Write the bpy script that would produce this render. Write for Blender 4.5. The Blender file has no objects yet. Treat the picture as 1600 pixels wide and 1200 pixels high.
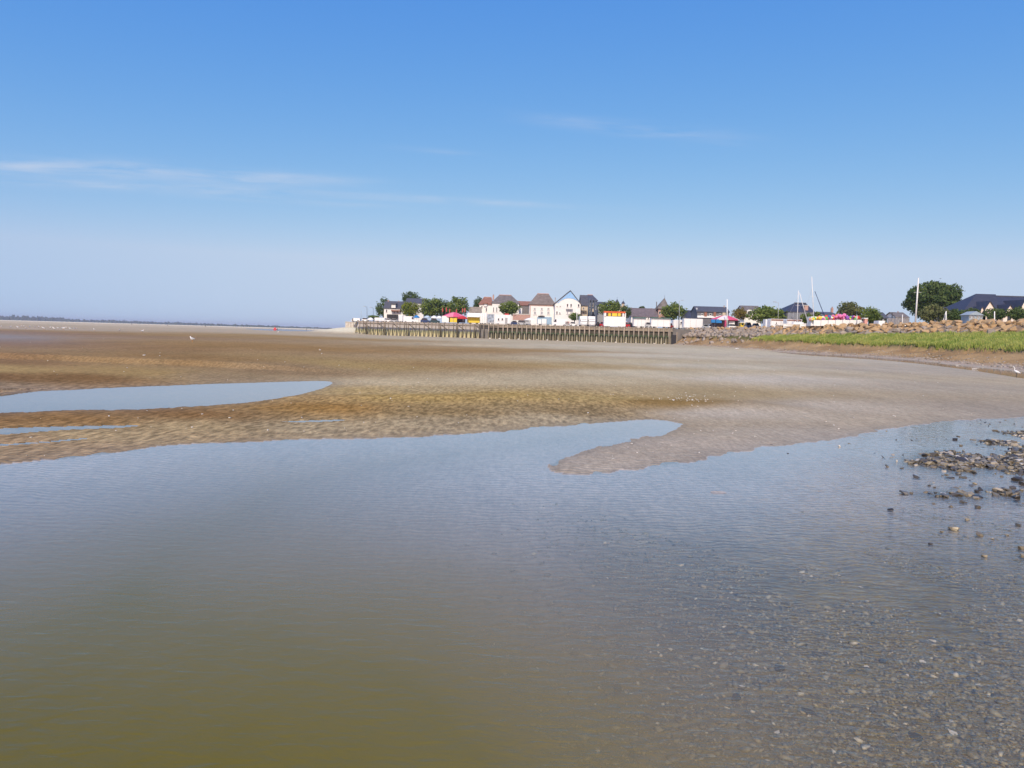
import bpy, bmesh, math, random
import numpy as np
from mathutils import Vector, Matrix

random.seed(11)
rng = np.random.default_rng(7)
SC = bpy.context.scene
COL = SC.collection

# ------------------------------------------------------------------ camera, sky, sun, exposure
EYE = 2.0
PITCH = math.radians(3.87)
ROLL = math.radians(1.6)
FPX = 1155.6                                   # focal length in pixels of the 1600 px wide frame
cam = bpy.data.cameras.new('camera')
cam.sensor_width = 36.0
cam.lens = 36.0 * FPX / 1600.0
cam.clip_start = 0.05
cam.clip_end = 60000
cam_o = bpy.data.objects.new('camera', cam)
COL.objects.link(cam_o)
CAMR = Matrix.Rotation(math.pi / 2 - PITCH, 3, 'X') @ Matrix.Rotation(ROLL, 3, 'Z')
cam_o.matrix_world = Matrix.Translation((0, 0, EYE)) @ CAMR.to_4x4()
SC.camera = cam_o

SUN_EL = math.radians(43)
SUN_AZ = math.radians(-170)                    # clockwise from +Y: behind the camera, to the left
world = bpy.data.worlds.new('World')
SC.world = world
world.use_nodes = True


def build_world():
    nt = world.node_tree
    N, L = nt.nodes, nt.links
    bg = N['Background']
    sky = N.new('ShaderNodeTexSky')
    sky.sky_type = 'NISHITA'
    sky.sun_disc = False
    sky.sun_elevation = SUN_EL
    sky.sun_rotation = SUN_AZ
    sky.air_density = 1.0
    sky.dust_density = 1.0
    sky.ozone_density = 10.0
    # the air right at the horizon is as clear as five degrees above it
    tc = N.new('ShaderNodeTexCoord')
    s0 = N.new('ShaderNodeSeparateXYZ'); L.new(tc.outputs['Generated'], s0.inputs[0])
    mx = N.new('ShaderNodeMath'); mx.operation = 'MAXIMUM'; mx.inputs[1].default_value = 0.092; L.new(s0.outputs[2], mx.inputs[0])
    c0 = N.new('ShaderNodeCombineXYZ'); L.new(s0.outputs[0], c0.inputs[0]); L.new(s0.outputs[1], c0.inputs[1]); L.new(mx.outputs[0], c0.inputs[2])
    nz = N.new('ShaderNodeVectorMath'); nz.operation = 'NORMALIZE'; L.new(c0.outputs[0], nz.inputs[0])
    L.new(nz.outputs[0], sky.inputs[0])
    sep = N.new('ShaderNodeSeparateColor')
    L.new(sky.outputs[0], sep.inputs[0])
    comb = N.new('ShaderNodeCombineColor')
    # response of the phone's sensor to the blue sky, channel by channel
    for i, (g, s) in enumerate(((1.42, 2.14), (0.79, 0.895), (0.156, 0.825))):
        p = N.new('ShaderNodeMath'); p.operation = 'POWER'
        a = N.new('ShaderNodeMath'); a.operation = 'MULTIPLY'
        a.inputs[1].default_value = 0.15
        L.new(sep.outputs[i], a.inputs[0])
        L.new(a.outputs[0], p.inputs[0])
        p.inputs[1].default_value = g
        m = N.new('ShaderNodeMath'); m.operation = 'MULTIPLY'
        m.inputs[1].default_value = s * 10.0
        L.new(p.outputs[0], m.inputs[0])
        L.new(m.outputs[0], comb.inputs[i])
    # thin cirrus: streaks laid along a high plane, seen through the view direction
    sx = N.new('ShaderNodeSeparateXYZ')
    L.new(tc.outputs['Generated'], sx.inputs[0])

    def math_(op, a, b=None, clamp=False):
        n = N.new('ShaderNodeMath'); n.operation = op; n.use_clamp = clamp
        for k, v in enumerate((a, b)):
            if v is None:
                continue
            if isinstance(v, (int, float)):
                n.inputs[k].default_value = v
            else:
                L.new(v, n.inputs[k])
        return n.outputs[0]
    fwd = math_('MAXIMUM', sx.outputs[1], 0.08)
    az = math_('DIVIDE', sx.outputs[0], fwd)
    el = math_('DIVIDE', sx.outputs[2], fwd)
    vec = N.new('ShaderNodeCombineXYZ')
    L.new(math_('MULTIPLY', az, 5.0), vec.inputs[0])
    L.new(math_('MULTIPLY', math_('ADD', el, math_('MULTIPLY', az, 0.016)), 48.0), vec.inputs[1])
    no = N.new('ShaderNodeTexNoise')
    no.inputs['Scale'].default_value = 1.3
    no.inputs['Detail'].default_value = 7.0
    no.inputs['Roughness'].default_value = 0.62
    no.inputs['Distortion'].default_value = 0.35
    L.new(vec.outputs[0], no.inputs['Vector'])
    dens = math_('MULTIPLY', math_('SUBTRACT', no.outputs['Fac'], 0.36, True), 3.4, True)
    total = None
    # (azimuth, elevation, half width, half height, slope, amount): the streaks that the photograph shows
    for a0, e0, wa, we, sl, amt in ((-.60, .204, .16, .011, -.012, .50), (-.34, .198, .11, .008, -.017, .48),
                                    (-.48, .181, .24, .006, -.012, .38), (-.10, .176, .17, .0045, -.025, .32),
                                    (.13, .277, .10, .008, -.077, .32), (.26, .268, .06, .012, -.02, .10),
                                    (-.11, .239, .05, .004, -.05, .16), (-.30, .168, .16, .004, -.02, .14)):
        da = math_('SUBTRACT', az, a0)
        ta = math_('DIVIDE', da, wa)
        te = math_('DIVIDE', math_('SUBTRACT', math_('SUBTRACT', el, e0), math_('MULTIPLY', da, sl)), we)
        r2 = math_('ADD', math_('MULTIPLY', ta, ta), math_('MULTIPLY', te, te))
        gss = math_('MULTIPLY', math_('EXPONENT', math_('MULTIPLY', r2, -1.0)), amt)
        total = gss if total is None else math_('ADD', total, gss)
    fac = math_('MULTIPLY', total, dens, True)
    mix = N.new('ShaderNodeMix'); mix.data_type = 'RGBA'
    L.new(fac, mix.inputs[0])
    L.new(comb.outputs[0], mix.inputs[6])
    mix.inputs[7].default_value = (7.4, 7.5, 8.2, 1)
    L.new(mix.outputs[2], bg.inputs[0])
    bg.inputs[1].default_value = 0.1


build_world()
sun = bpy.data.lights.new('sun', 'SUN')
sun.energy = 3.7
sun.angle = math.radians(0.53)
sun.color = (1.0, 0.90, 0.72)
sun_o = bpy.data.objects.new('sun', sun)
COL.objects.link(sun_o)
sdir = Vector((math.sin(SUN_AZ) * math.cos(SUN_EL), math.cos(SUN_AZ) * math.cos(SUN_EL), math.sin(SUN_EL)))
sun_o.rotation_euler = sdir.to_track_quat('Z', 'Y').to_euler()
sun_o.location = (0, 0, 60)

SC.view_settings.view_transform = 'Standard'
SC.view_settings.look = 'None'
SC.view_settings.gamma = 1.0
SC.view_settings.exposure = 0.0
SC.view_settings.use_curve_mapping = False
SC.render.engine = 'CYCLES'
SC.cycles.max_bounces = 5
SC.cycles.transparent_max_bounces = 8
SC.cycles.volume_bounces = 0

# ------------------------------------------------------------------ surveying: sight lines to points of the place
CR = np.array(CAMR)


def ray(px, py):
    return CR @ np.array([(px - 800.0) / FPX, (600.0 - py) / FPX, -1.0])


def at(px, py, Y):
    d = ray(px, py)
    return np.array([0, 0, EYE]) + d * (Y / d[1])


def ground(px, py, z=0.0):
    d = ray(px, py)
    return np.array([0, 0, EYE]) + d * ((z - EYE) / d[2])


def proj(P):
    Q = (np.asarray(P) - np.array([0, 0, EYE])) @ CR
    return 800 + FPX * Q[..., 0] / -Q[..., 2], 600 - FPX * Q[..., 1] / -Q[..., 2]


def mpp(D):
    return D / FPX                              # metres per pixel of the 1600 px frame at depth D


# ------------------------------------------------------------------ materials
def srgb(r, g, b):
    f = lambda c: (c / 255 / 12.92) if c <= 10 else ((c / 255 + 0.055) / 1.055) ** 2.4
    return (f(r), f(g), f(b))


MATS = {}


def mat(name, col, rough=0.75, var=0.18, scale=3.0, bump=0.0, bscale=None, metal=0.0, spec=0.4, stretch=None, island=0.0):
    if name in MATS:
        return MATS[name]
    m = bpy.data.materials.new(name)
    m.use_nodes = True
    N, L = m.node_tree.nodes, m.node_tree.links
    b = N['Principled BSDF']
    b.inputs['Roughness'].default_value = rough
    b.inputs['Metallic'].default_value = metal
    b.inputs['Specular IOR Level'].default_value = spec
    tc = N.new('ShaderNodeTexCoord')
    src = tc.outputs['Object']
    if stretch:
        mp = N.new('ShaderNodeMapping')
        mp.inputs['Scale'].default_value = stretch
        L.new(src, mp.inputs[0]); src = mp.outputs[0]
    no = N.new('ShaderNodeTexNoise')
    no.inputs['Scale'].default_value = scale
    no.inputs['Detail'].default_value = 5.0
    L.new(src, no.inputs['Vector'])
    ramp = N.new('ShaderNodeMapRange')
    ramp.inputs['From Min'].default_value = 0.3
    ramp.inputs['From Max'].default_value = 0.7
    ramp.inputs['To Min'].default_value = 1 - var
    ramp.inputs['To Max'].default_value = 1 + var
    L.new(no.outputs['Fac'], ramp.inputs['Value'])
    val = ramp.outputs[0]
    if island:
        gi = N.new('ShaderNodeNewGeometry')
        mr = N.new('ShaderNodeMapRange')
        mr.inputs['To Min'].default_value = 1 - island
        mr.inputs['To Max'].default_value = 1 + island
        L.new(gi.outputs['Random Per Island'], mr.inputs['Value'])
        mm = N.new('ShaderNodeMath'); mm.operation = 'MULTIPLY'
        L.new(val, mm.inputs[0]); L.new(mr.outputs[0], mm.inputs[1]); val = mm.outputs[0]
    mul = N.new('ShaderNodeVectorMath'); mul.operation = 'SCALE'
    mul.inputs[0].default_value = col[:3]
    L.new(val, mul.inputs['Scale'])
    L.new(mul.outputs[0], b.inputs['Base Color'])
    if bump:
        nb = N.new('ShaderNodeTexNoise')
        nb.inputs['Scale'].default_value = bscale or scale * 4
        nb.inputs['Detail'].default_value = 4
        L.new(src, nb.inputs['Vector'])
        bp = N.new('ShaderNodeBump')
        bp.inputs['Strength'].default_value = 1.0
        bp.inputs['Distance'].default_value = bump
        L.new(nb.outputs['Fac'], bp.inputs['Height'])
        L.new(bp.outputs[0], b.inputs['Normal'])
    MATS[name] = m
    return m


def leaf_mat(name, col, col2):
    if name in MATS:
        return MATS[name]
    m = bpy.data.materials.new(name)
    m.use_nodes = True
    N, L = m.node_tree.nodes, m.node_tree.links
    out = N['Material Output']
    N.remove(N['Principled BSDF'])
    gi = N.new('ShaderNodeNewGeometry')
    tc = N.new('ShaderNodeTexCoord')
    no = N.new('ShaderNodeTexNoise'); no.inputs['Scale'].default_value = 0.45; no.inputs['Detail'].default_value = 3
    L.new(tc.outputs['Object'], no.inputs['Vector'])
    add = N.new('ShaderNodeMath'); add.operation = 'MULTIPLY_ADD'
    L.new(gi.outputs['Random Per Island'], add.inputs[0]); add.inputs[1].default_value = 0.7
    mr = N.new('ShaderNodeMapRange'); mr.inputs['From Min'].default_value = .35; mr.inputs['From Max'].default_value = .65
    mr.inputs['To Min'].default_value = -.1; mr.inputs['To Max'].default_value = .4
    L.new(no.outputs['Fac'], mr.inputs['Value']); L.new(mr.outputs[0], add.inputs[2])
    mix = N.new('ShaderNodeMix'); mix.data_type = 'RGBA'
    L.new(add.outputs[0], mix.inputs[0])
    mix.inputs[6].default_value = (*col, 1); mix.inputs[7].default_value = (*col2, 1)
    d = N.new('ShaderNodeBsdfDiffuse'); t = N.new('ShaderNodeBsdfTranslucent')
    L.new(mix.outputs[2], d.inputs[0]); L.new(mix.outputs[2], t.inputs[0])
    ms = N.new('ShaderNodeMixShader'); ms.inputs[0].default_value = 0.3
    L.new(d.outputs[0], ms.inputs[1]); L.new(t.outputs[0], ms.inputs[2])
    L.new(ms.outputs[0], out.inputs[0])
    MATS[name] = m
    return m


WHITE = mat('white_paint', (.86, .86, .85), .55, .03, 2)
VAN_WHITE = mat('white_enamel', (.86, .87, .88), .35, .02, 2)
RENDERED = mat('white_render', (.84, .83, .80), .85, .035, .4)
CREAM = mat('cream_render', (.58, .49, .37), .85, .1, .8)
SLATE = mat('slate_roof', (.085, .088, .105), .6, .22, 1.4, stretch=(1, 1, 3))
SLATE_BLUE = mat('dark_blue_slate', (.045, .05, .075), .55, .2, 1.2, stretch=(1, 1, 3))
OLD_SLATE = mat('lichened_slate', (.16, .145, .14), .8, .25, 1.0)
RED_TILE = mat('red_clay_tile', (.27, .135, .095), .85, .25, 1.6)
BRICK = mat('brick', (.33, .15, .10), .9, .2, 3)
PALE_BRICK = mat('pale_pink_brick', (.48, .30, .25), .9, .2, 3)
GLASS = mat('dark_pane', (.03, .035, .045), .12, .1, 2, spec=.6)
PALE_PANE = mat('curtained_pane', (.42, .43, .45), .25, .1, 2, spec=.5)
TYRE = mat('tyre_rubber', (.02, .02, .02), .9, .1, 5)
STEEL = mat('galvanised_steel', (.42, .43, .44), .45, .1, 4, metal=.3)
ALU = mat('white_mast_alloy', (.72, .72, .72), .4, .05, 3)
DARK_METAL = mat('dark_steel', (.03, .03, .035), .6, .2, 4)
TRUNK = mat('bark', (.09, .07, .05), .95, .3, 6, .02)
CONCRETE = mat('pale_concrete', (.56, .52, .47), .9, .15, 1.2, .01)
QUAY = mat('quay_asphalt', (.20, .19, .18), .95, .2, .6)
PINK = mat('pink_canvas', (.62, .09, .20), .7, .1, 2)
RED = mat('red_canvas', (.52, .035, .04), .7, .1, 2)
YELLOW = mat('yellow_board', (.80, .60, .06), .6, .08, 2)
BLUE = mat('blue_canvas', (.02, .20, .52), .6, .1, 2)
GREEN_TRIM = mat('green_awning', (.02, .16, .12), .6, .1, 2)
PALE_BLUE = mat('sky_blue_paint', (.30, .52, .82), .7, .06, 1.2)
MID_BLUE = mat('mid_blue_cladding', (.11, .135, .19), .7, .2, 2)
ORANGE_RED = mat('orange_red_trim', (.72, .13, .04), .6, .08, 2)
GREY_BLUE = mat('grey_blue_paint', (.30, .37, .43), .7, .1, 2)
TIMBER = mat('weathered_oak', (.30, .255, .20), .9, .28, 1.6, .02, 6, stretch=(2.5, 2.5, .5))
TIMBER_D = mat('dark_oak', (.085, .078, .058), .9, .35, 1.6, .02, 6, stretch=(2.5, 2.5, .5))  # much darker oak for back boards, braces and upper walings
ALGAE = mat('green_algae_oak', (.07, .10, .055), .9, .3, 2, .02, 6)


# ------------------------------------------------------------------ mesh builder
class MB:
    def __init__(self):
        self.v, self.f = [], []

    def add(self, verts, faces):
        o = len(self.v)
        self.v += [tuple(map(float, p)) for p in verts]
        self.f += [tuple(i + o for i in f) for f in faces]
        return self

    def box(self, x0, x1, y0, y1, z0, z1):
        return self.add([(x0, y0, z0), (x1, y0, z0), (x1, y1, z0), (x0, y1, z0), (x0, y0, z1), (x1, y0, z1), (x1, y1, z1), (x0, y1, z1)],
                        [(3, 2, 1, 0), (4, 5, 6, 7), (0, 1, 5, 4), (1, 2, 6, 5), (2, 3, 7, 6), (3, 0, 4, 7)])

    def prism_y(self, prof, y0, y1):             # profile in x, z
        n = len(prof)
        v = [(x, y0, z) for x, z in prof] + [(x, y1, z) for x, z in prof]
        return self.add(v, [tuple(range(n)), tuple(range(2 * n - 1, n - 1, -1))] + [(i, i + n, (i + 1) % n + n, (i + 1) % n) for i in range(n)])

    def prism_x(self, prof, x0, x1):             # profile in y, z
        n = len(prof)
        v = [(x0, y, z) for y, z in prof] + [(x1, y, z) for y, z in prof]
        return self.add(v, [tuple(range(n)), tuple(range(2 * n - 1, n - 1, -1))] + [(i, i + n, (i + 1) % n + n, (i + 1) % n) for i in range(n)])

    def tube(self, p0, p1, r0, r1=None, n=7):
        r1 = r0 if r1 is None else r1
        p0, p1 = Vector(p0), Vector(p1)
        a = (p1 - p0).normalized()
        u = a.orthogonal().normalized(); w = a.cross(u)
        vs = []
        for p, r in ((p0, r0), (p1, r1)):
            for k in range(n):
                t = 2 * math.pi * k / n
                vs.append(p + (u * math.cos(t) + w * math.sin(t)) * r)
        fs = [(k, (k + 1) % n, (k + 1) % n + n, k + n) for k in range(n)] + [tuple(range(n - 1, -1, -1)), tuple(range(n, 2 * n))]
        return self.add(vs, fs)

    def lathe(self, prof, n=12, cx=0, cy=0, sx=1, sy=1):   # prof: (r, z) from the bottom up
        vs, fs = [], []
        for r, z in prof:
            for k in range(n):
                t = 2 * math.pi * k / n
                vs.append((cx + sx * r * math.cos(t), cy + sy * r * math.sin(t), z))
        m = len(prof)
        for j in range(m - 1):
            for k in range(n):
                a, b = j * n + k, j * n + (k + 1) % n
                fs.append((a, b, b + n, a + n))
        fs.append(tuple(range(n - 1, -1, -1))); fs.append(tuple(range((m - 1) * n, m * n)))
        return self.add(vs, fs)

    def blob(self, c, rx, ry, rz, n=8, m=5):
        prof = []
        for j in range(m + 1):
            t = -math.pi / 2 + math.pi * j / m
            prof.append((max(math.cos(t), .02), math.sin(t)))
        vs, fs = [], []
        for r, z in prof:
            for k in range(n):
                t = 2 * math.pi * k / n
                vs.append((c[0] + rx * r * math.cos(t), c[1] + ry * r * math.sin(t), c[2] + rz * z))
        for j in range(m):
            for k in range(n):
                a, b = j * n + k, j * n + (k + 1) % n
                fs.append((a, b, b + n, a + n))
        fs.append(tuple(range(n - 1, -1, -1))); fs.append(tuple(range(m * n, m * n + n)))
        return self.add(vs, fs)

    def mesh(self, name, smooth=False):
        me = bpy.data.meshes.new(name)
        me.from_pydata(self.v, [], self.f)
        if smooth:
            me.polygons.foreach_set('use_smooth', [True] * len(me.polygons))
        me.update()
        return me

    def build(self, name, material, parent=None, loc=(0, 0, 0), rz=0.0, smooth=False):
        me = self.mesh(name, smooth)
        if material:
            me.materials.append(material)
        return link(name, me, parent, loc, rz)


def link(name, me, parent=None, loc=(0, 0, 0), rz=0.0):
    o = bpy.data.objects.new(name, me)
    COL.objects.link(o)
    o.parent = parent
    o.location = tuple(map(float, loc))
    o.rotation_euler = (0, 0, rz)
    return o


def tag(o, label=None, cat=None, group=None, kind=None):
    for k, v in (('label', label), ('category', cat), ('group', group), ('kind', kind)):
        if v:
            o[k] = v
    return o


def thing(name, label, cat, loc, rz=0.0, group=None):
    o = link(name, None, None, loc, rz)
    return tag(o, label, cat, group)


def np_mesh(name, V, F, smooth=False):
    """V (n,3) float array, F (m,k) int array, all faces of k corners."""
    me = bpy.data.meshes.new(name)
    V = np.ascontiguousarray(V, np.float32); F = np.ascontiguousarray(F, np.int32)
    k = F.shape[1]
    me.vertices.add(len(V)); me.vertices.foreach_set('co', V.ravel())
    me.loops.add(F.size); me.loops.foreach_set('vertex_index', F.ravel())
    me.polygons.add(len(F))
    me.polygons.foreach_set('loop_start', np.arange(0, F.size, k, dtype=np.int32))
    if smooth:
        me.polygons.foreach_set('use_smooth', np.ones(len(F), bool))
    me.update(calc_edges=True)
    return me


def vnoise(x, y, seed=0):
    """cheap smooth value noise on arrays, about -1..1"""
    xi, yi = np.floor(x).astype(np.int64), np.floor(y).astype(np.int64)
    fx, fy = x - xi, y - yi
    fx, fy = fx * fx * (3 - 2 * fx), fy * fy * (3 - 2 * fy)

    def h(a, b):
        n = (a * 374761393 + b * 668265263 + seed * 974711) & 0x7fffffff
        n = ((n ^ (n >> 13)) * 1274126177) & 0x7fffffff
        return ((n ^ (n >> 16)) & 0xffff) / 32767.5 - 1
    return (h(xi, yi) * (1 - fx) + h(xi + 1, yi) * fx) * (1 - fy) + (h(xi, yi + 1) * (1 - fx) + h(xi + 1, yi + 1) * fx) * fy


def sstep(a, b, x):
    t = np.clip((x - a) / (b - a), 0, 1)
    return t * t * (3 - 2 * t)


# ------------------------------------------------------------------ terrain
def smooth_poly(P, it=2):
    P = np.array(P, float)
    for _ in range(it):
        Q = np.roll(P, -1, 0)
        P = np.stack([P * .75 + Q * .25, P * .25 + Q * .75], 1).reshape(-1, 2)
    return P


def world_poly(pix, it=1):
    return smooth_poly([ground(a, b)[:2] if not isinstance(a, str) else (float(a), b) for a, b in pix], it)


def sdf(P, X, Y, lim=40.0):
    """signed distance, negative inside; points far from the outline get +lim"""
    out = np.full(X.shape, lim, np.float32)
    lo, hi = P.min(0) - lim, P.max(0) + lim
    sel = (X > lo[0]) & (X < hi[0]) & (Y > lo[1]) & (Y < hi[1])
    x, y = X[sel], Y[sel]
    d2 = np.full(x.shape, 1e12); ins = np.zeros(x.shape, bool)
    for (ax, ay), (bx, by) in zip(P, np.roll(P, -1, 0)):
        ex, ey = bx - ax, by - ay
        t = np.clip(((x - ax) * ex + (y - ay) * ey) / (ex * ex + ey * ey + 1e-12), 0, 1)
        d2 = np.minimum(d2, (x - ax - t * ex) ** 2 + (y - ay - t * ey) ** 2)
        c = (ay > y) != (by > y)
        ins ^= c & (x < ex * (y - ay) / (ey + 1e-15) + ax)
    d = np.sqrt(d2); d[ins] *= -1
    out[sel] = np.minimum(d, lim)
    return out


CHANNEL = world_poly([(-900, 800), (-300, 752), (0, 724), (60, 718), (130, 712), (200, 704), (250, 697), (330, 692), (430, 688), (520, 686), (620, 685),
                      (700, 680), (760, 676), (820, 671), (880, 665), (940, 660), (1000, 656), (1035, 656), (1052, 659), (1057, 665), (1051, 673), (1035, 679),
                      (1000, 684), (960, 692), (920, 702), (888, 713), (864, 724), (856, 732), (870, 738), (900, 739), (950, 737), (1000, 731), (1060, 723),
                      (1110, 713), (1170, 703), (1230, 695), (1280, 689), (1320, 681), (1380, 671), (1440, 662), (1500, 657), (1560, 654), (1620, 651),
                      (1750, 646), (1950, 650), (2300, 700), ('24', 2.0), ('26', -14.0), ('0', -18.0), ('-26', -14.0), ('-24', 4.0)])
POOL = world_poly([(-500, 640), (-200, 627), (0, 616), (60, 611), (150, 607), (250, 603), (350, 599), (430, 597), (490, 595), (514, 595.5), (522, 598), (515, 603),
                   (495, 610), (470, 616), (430, 624), (390, 629), (340, 633), (290, 635), (250, 638), (200, 640), (100, 641), (50, 643), (0, 646), (-200, 656), (-500, 668)])
SLICKS = [world_poly(p) for p in (
    [(-200, 676), (0, 669), (90, 666), (190, 664), (225, 665), (190, 669), (120, 671), (60, 675), (0, 680), (-200, 690)],
    [(-100, 699), (0, 694), (60, 691), (130, 684), (138, 686), (70, 692), (0, 697), (-100, 704)],
    [(430, 659), (470, 657), (530, 655), (548, 656), (520, 659), (470, 660)],
    [(660, 541.2), (700, 541), (750, 542), (776, 543.2), (740, 544), (690, 543)],
    [(372, 513.2), (430, 513.8), (480, 515.4), (505, 517.6), (460, 518.8), (415, 518), (390, 515.5)])]
CREEK = world_poly([(1190, 547.5), (1260, 552), (1360, 557), (1440, 562), (1510, 572), (1600, 581), (1700, 590), (1800, 600), (1800, 622), (1690, 607), (1590, 590),
                    (1500, 576), (1420, 566.5), (1340, 560), (1250, 555)])
BARS = [world_poly(p, 2) for p in (
    [(1415, 727), (1450, 712), (1480, 704), (1500, 708), (1530, 712), (1552, 716), (1575, 706), (1600, 700), (1680, 690), (1900, 690), (1900, 760), (1680, 752),
     (1600, 742), (1560, 733), (1530, 730), (1500, 738), (1470, 731)],
    [(1555, 674), (1580, 676), (1640, 670), (1800, 666), (1800, 686), (1640, 688), (1590, 684)],
    [(1515, 690), (1550, 687), (1600, 693), (1590, 699), (1550, 694)],
    [(1450, 772), (1480, 768), (1490, 775), (1470, 778)], [(1490, 768), (1525, 771), (1515, 779), (1495, 777)],
    [(1540, 768), (1570, 764), (1592, 774), (1570, 779)])]

# marsh, mud bank and rock bank run away from the camera on the right: x as a function of y
EDGE = np.array([(-60, 22), (20, 33), (64, 44.5), (81, 49), (102, 54.6), (115, 55), (131, 52.4), (150, 52), (172, 51), (190, 49), (205, 46.5), (216, 46), (240, 46)])
FRONT = np.array([(-60, 40), (20, 48), (60, 55), (84, 58.3), (110, 62), (130, 62), (155, 60.3), (172, 56.5), (195, 54.8), (210, 52), (240, 48)])
TOE = np.array([(-60, 108), (20, 90), (84, 78.5), (108, 73.4), (143, 66.6), (190, 57.6), (225, 49.4), (240, 47)])
ZFRONT = np.array([(-60, 2.0), (84, 1.95), (110, 1.9), (130, 2.0), (155, 2.25), (172, 2.4), (240, 2.4)])
ZTOE = np.array([(-60, 4.0), (84, 3.9), (108, 3.75), (143, 3.4), (190, 3.3), (225, 3.0), (240, 3.0)])
ip = lambda A, y: np.interp(y, A[:, 0], A[:, 1])


def height(X, Y):
    dc, dp, dk = sdf(CHANNEL, X, Y), sdf(POOL, X, Y), sdf(CREEK, X, Y)
    ds = np.full(X.shape, 40., np.float32)
    for P in SLICKS:
        ds = np.minimum(ds, sdf(P, X, Y, 12.) + np.float32(0))
    wob = .10 * vnoise(X * 2.3, Y * 1.0, 71) + .09 * vnoise(X * 5.5, Y * 2.2, 72) + .07 * vnoise(X * .6, Y * .35, 73)
    wob = wob * sstep(34, 22, Y)
    dc = dc + wob; dp = dp + wob * .6
    d = np.minimum(np.minimum(dc, dp), dk)
    # ripple-sized irregularity of the waterline
    rip = .5 * vnoise(X * 3.1, Y * 1.2, 3) + .5 * vnoise(X * 7, Y * 2.6, 4)
    big = vnoise(X * .22, Y * .09, 5) + .5 * vnoise(X * .55, Y * .2, 6)
    out = np.clip(d, 0, None)
    near = np.exp(-np.clip(Y - 6, 0, 200) / 60.)
    z = .30 * (1 - np.exp(-out / 9.)) + .017 * rip * near + .028 * big * (1 - np.exp(-out / 3.))
    # low scarp on the far side of the pool, soft ridges in the flat between pool and channel
    pxp, pyp = proj(np.stack([X, np.maximum(Y, 2.0), np.zeros_like(X)], -1))
    left = sstep(620, 350, pxp)
    scarp = sstep(31.8, 32.7, Y + .06 * X + .9 * vnoise(X * .35, X * 0 + .5, 8) + .35 * vnoise(X * 1.3, Y * 0 + 2.5, 9))
    z += .24 * left * scarp * (dp > 0)
    rid = np.exp(-((Y - (21.0 + .035 * X + .5 * vnoise(X * .16, X * 0, 11))) / 1.0) ** 2)
    z += .085 * rid * (dc > .4) * (dp > .4) * sstep(9.5, 6.5, X) * sstep(-40, -25, X)
    di = np.clip(-d, 0, None)
    z = np.where(d > 0, z, -np.minimum(.012 * np.minimum(di, 2.) + .0060 * di ** 2, .75))
    # right-hand foreground is a shallow stony shore
    shal = sstep(-1.6, 2.0, X - .10 * Y) * sstep(16, 8, Y)
    z = np.where(dc < 0, z * (1 - .84 * shal), z)
    z = np.where(dc < 0, z + (.015 * vnoise(X * 2.2, Y * 2.2, 21) + .008 * vnoise(X * 6, Y * 6, 22)) * shal * sstep(-.3, -2.5, dc), z)
    bar = np.full(X.shape, 5., np.float32)
    for P in BARS:
        bar = np.minimum(bar, sdf(P, X, Y, 5.))
    z = np.where(dc < 0, np.maximum(z, -.055 + .058 * sstep(.9, -.5, bar) + .02 * vnoise(X * 3, Y * 2, 23)) * sstep(1.2, .2, bar) + z * (1 - sstep(1.2, .2, bar)), z)
    z = np.where(ds < 0, np.where(z > 0, -.02 + .012 * rip, z), np.where(d > 0, z * (.12 + .88 * sstep(0, 2.2, ds)) + .004, z))
    # far strand
    z += .25 * sstep(500, 2500, Y) * (ds > 0)
    # shingle spit at the left end of the jetty
    sh = np.clip((X + 78) / 15., 0, 1) * sstep(258, 274, Y) * sstep(520, 330, Y) * sstep(-30, -55, X)
    z += 2.4 * sh
    # mud bank and salt marsh
    xe, xf, xt, zf, zt = ip(EDGE, Y), ip(FRONT, Y), ip(TOE, Y), ip(ZFRONT, Y), ip(ZTOE, Y)
    jag = 1.1 * vnoise(Y * .35, X * .08, 31) + .5 * vnoise(Y * 1.1, X * .3, 32)
    xe = xe + .8 * jag; xf = xf + jag
    zone = (Y < 240)
    mud = np.clip((X - xe) / np.maximum(xf - xe, 1.), 0, 1)
    rough = .10 * vnoise(X * .8, Y * .4, 33) + .06 * vnoise(X * 2.0, Y * 1.1, 34)
    scarp_h = .55 * sstep(205, 165, Y)
    zm = .05 + (zf - scarp_h - .05) * (mud ** 1.25) + rough * np.sin(np.pi * mud) * 1.3
    zg = zf + (zt - zf) * np.clip((X - xf) / np.maximum(xt - xf, 1.), 0, 1) + .05 * vnoise(X * .6, Y * .6, 35)
    zmar = np.where(X < xf, zm + scarp_h * sstep(-.35, 0, X - xf), zg)
    zmar = np.where(X > xt, np.minimum(zt + (X - xt) * .55, 4.85), zmar)
    mm = zone & (X > xe)
    z = np.where(mm, np.maximum(zmar, np.where(dk < 0, -.1, z * 0)), z)
    return z, dict(mudt=mud, pxp=pxp, pyp=pyp, mud=np.where(mm & (X < xf), 1., 0.), grass=np.where(mm & (X >= xf) & (X < xt + 1), 1., 0.),
                   shal=shal * (dc < 0), bar=bar, sh=sh, rid=rid, dc=dc, dp=dp)


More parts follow.
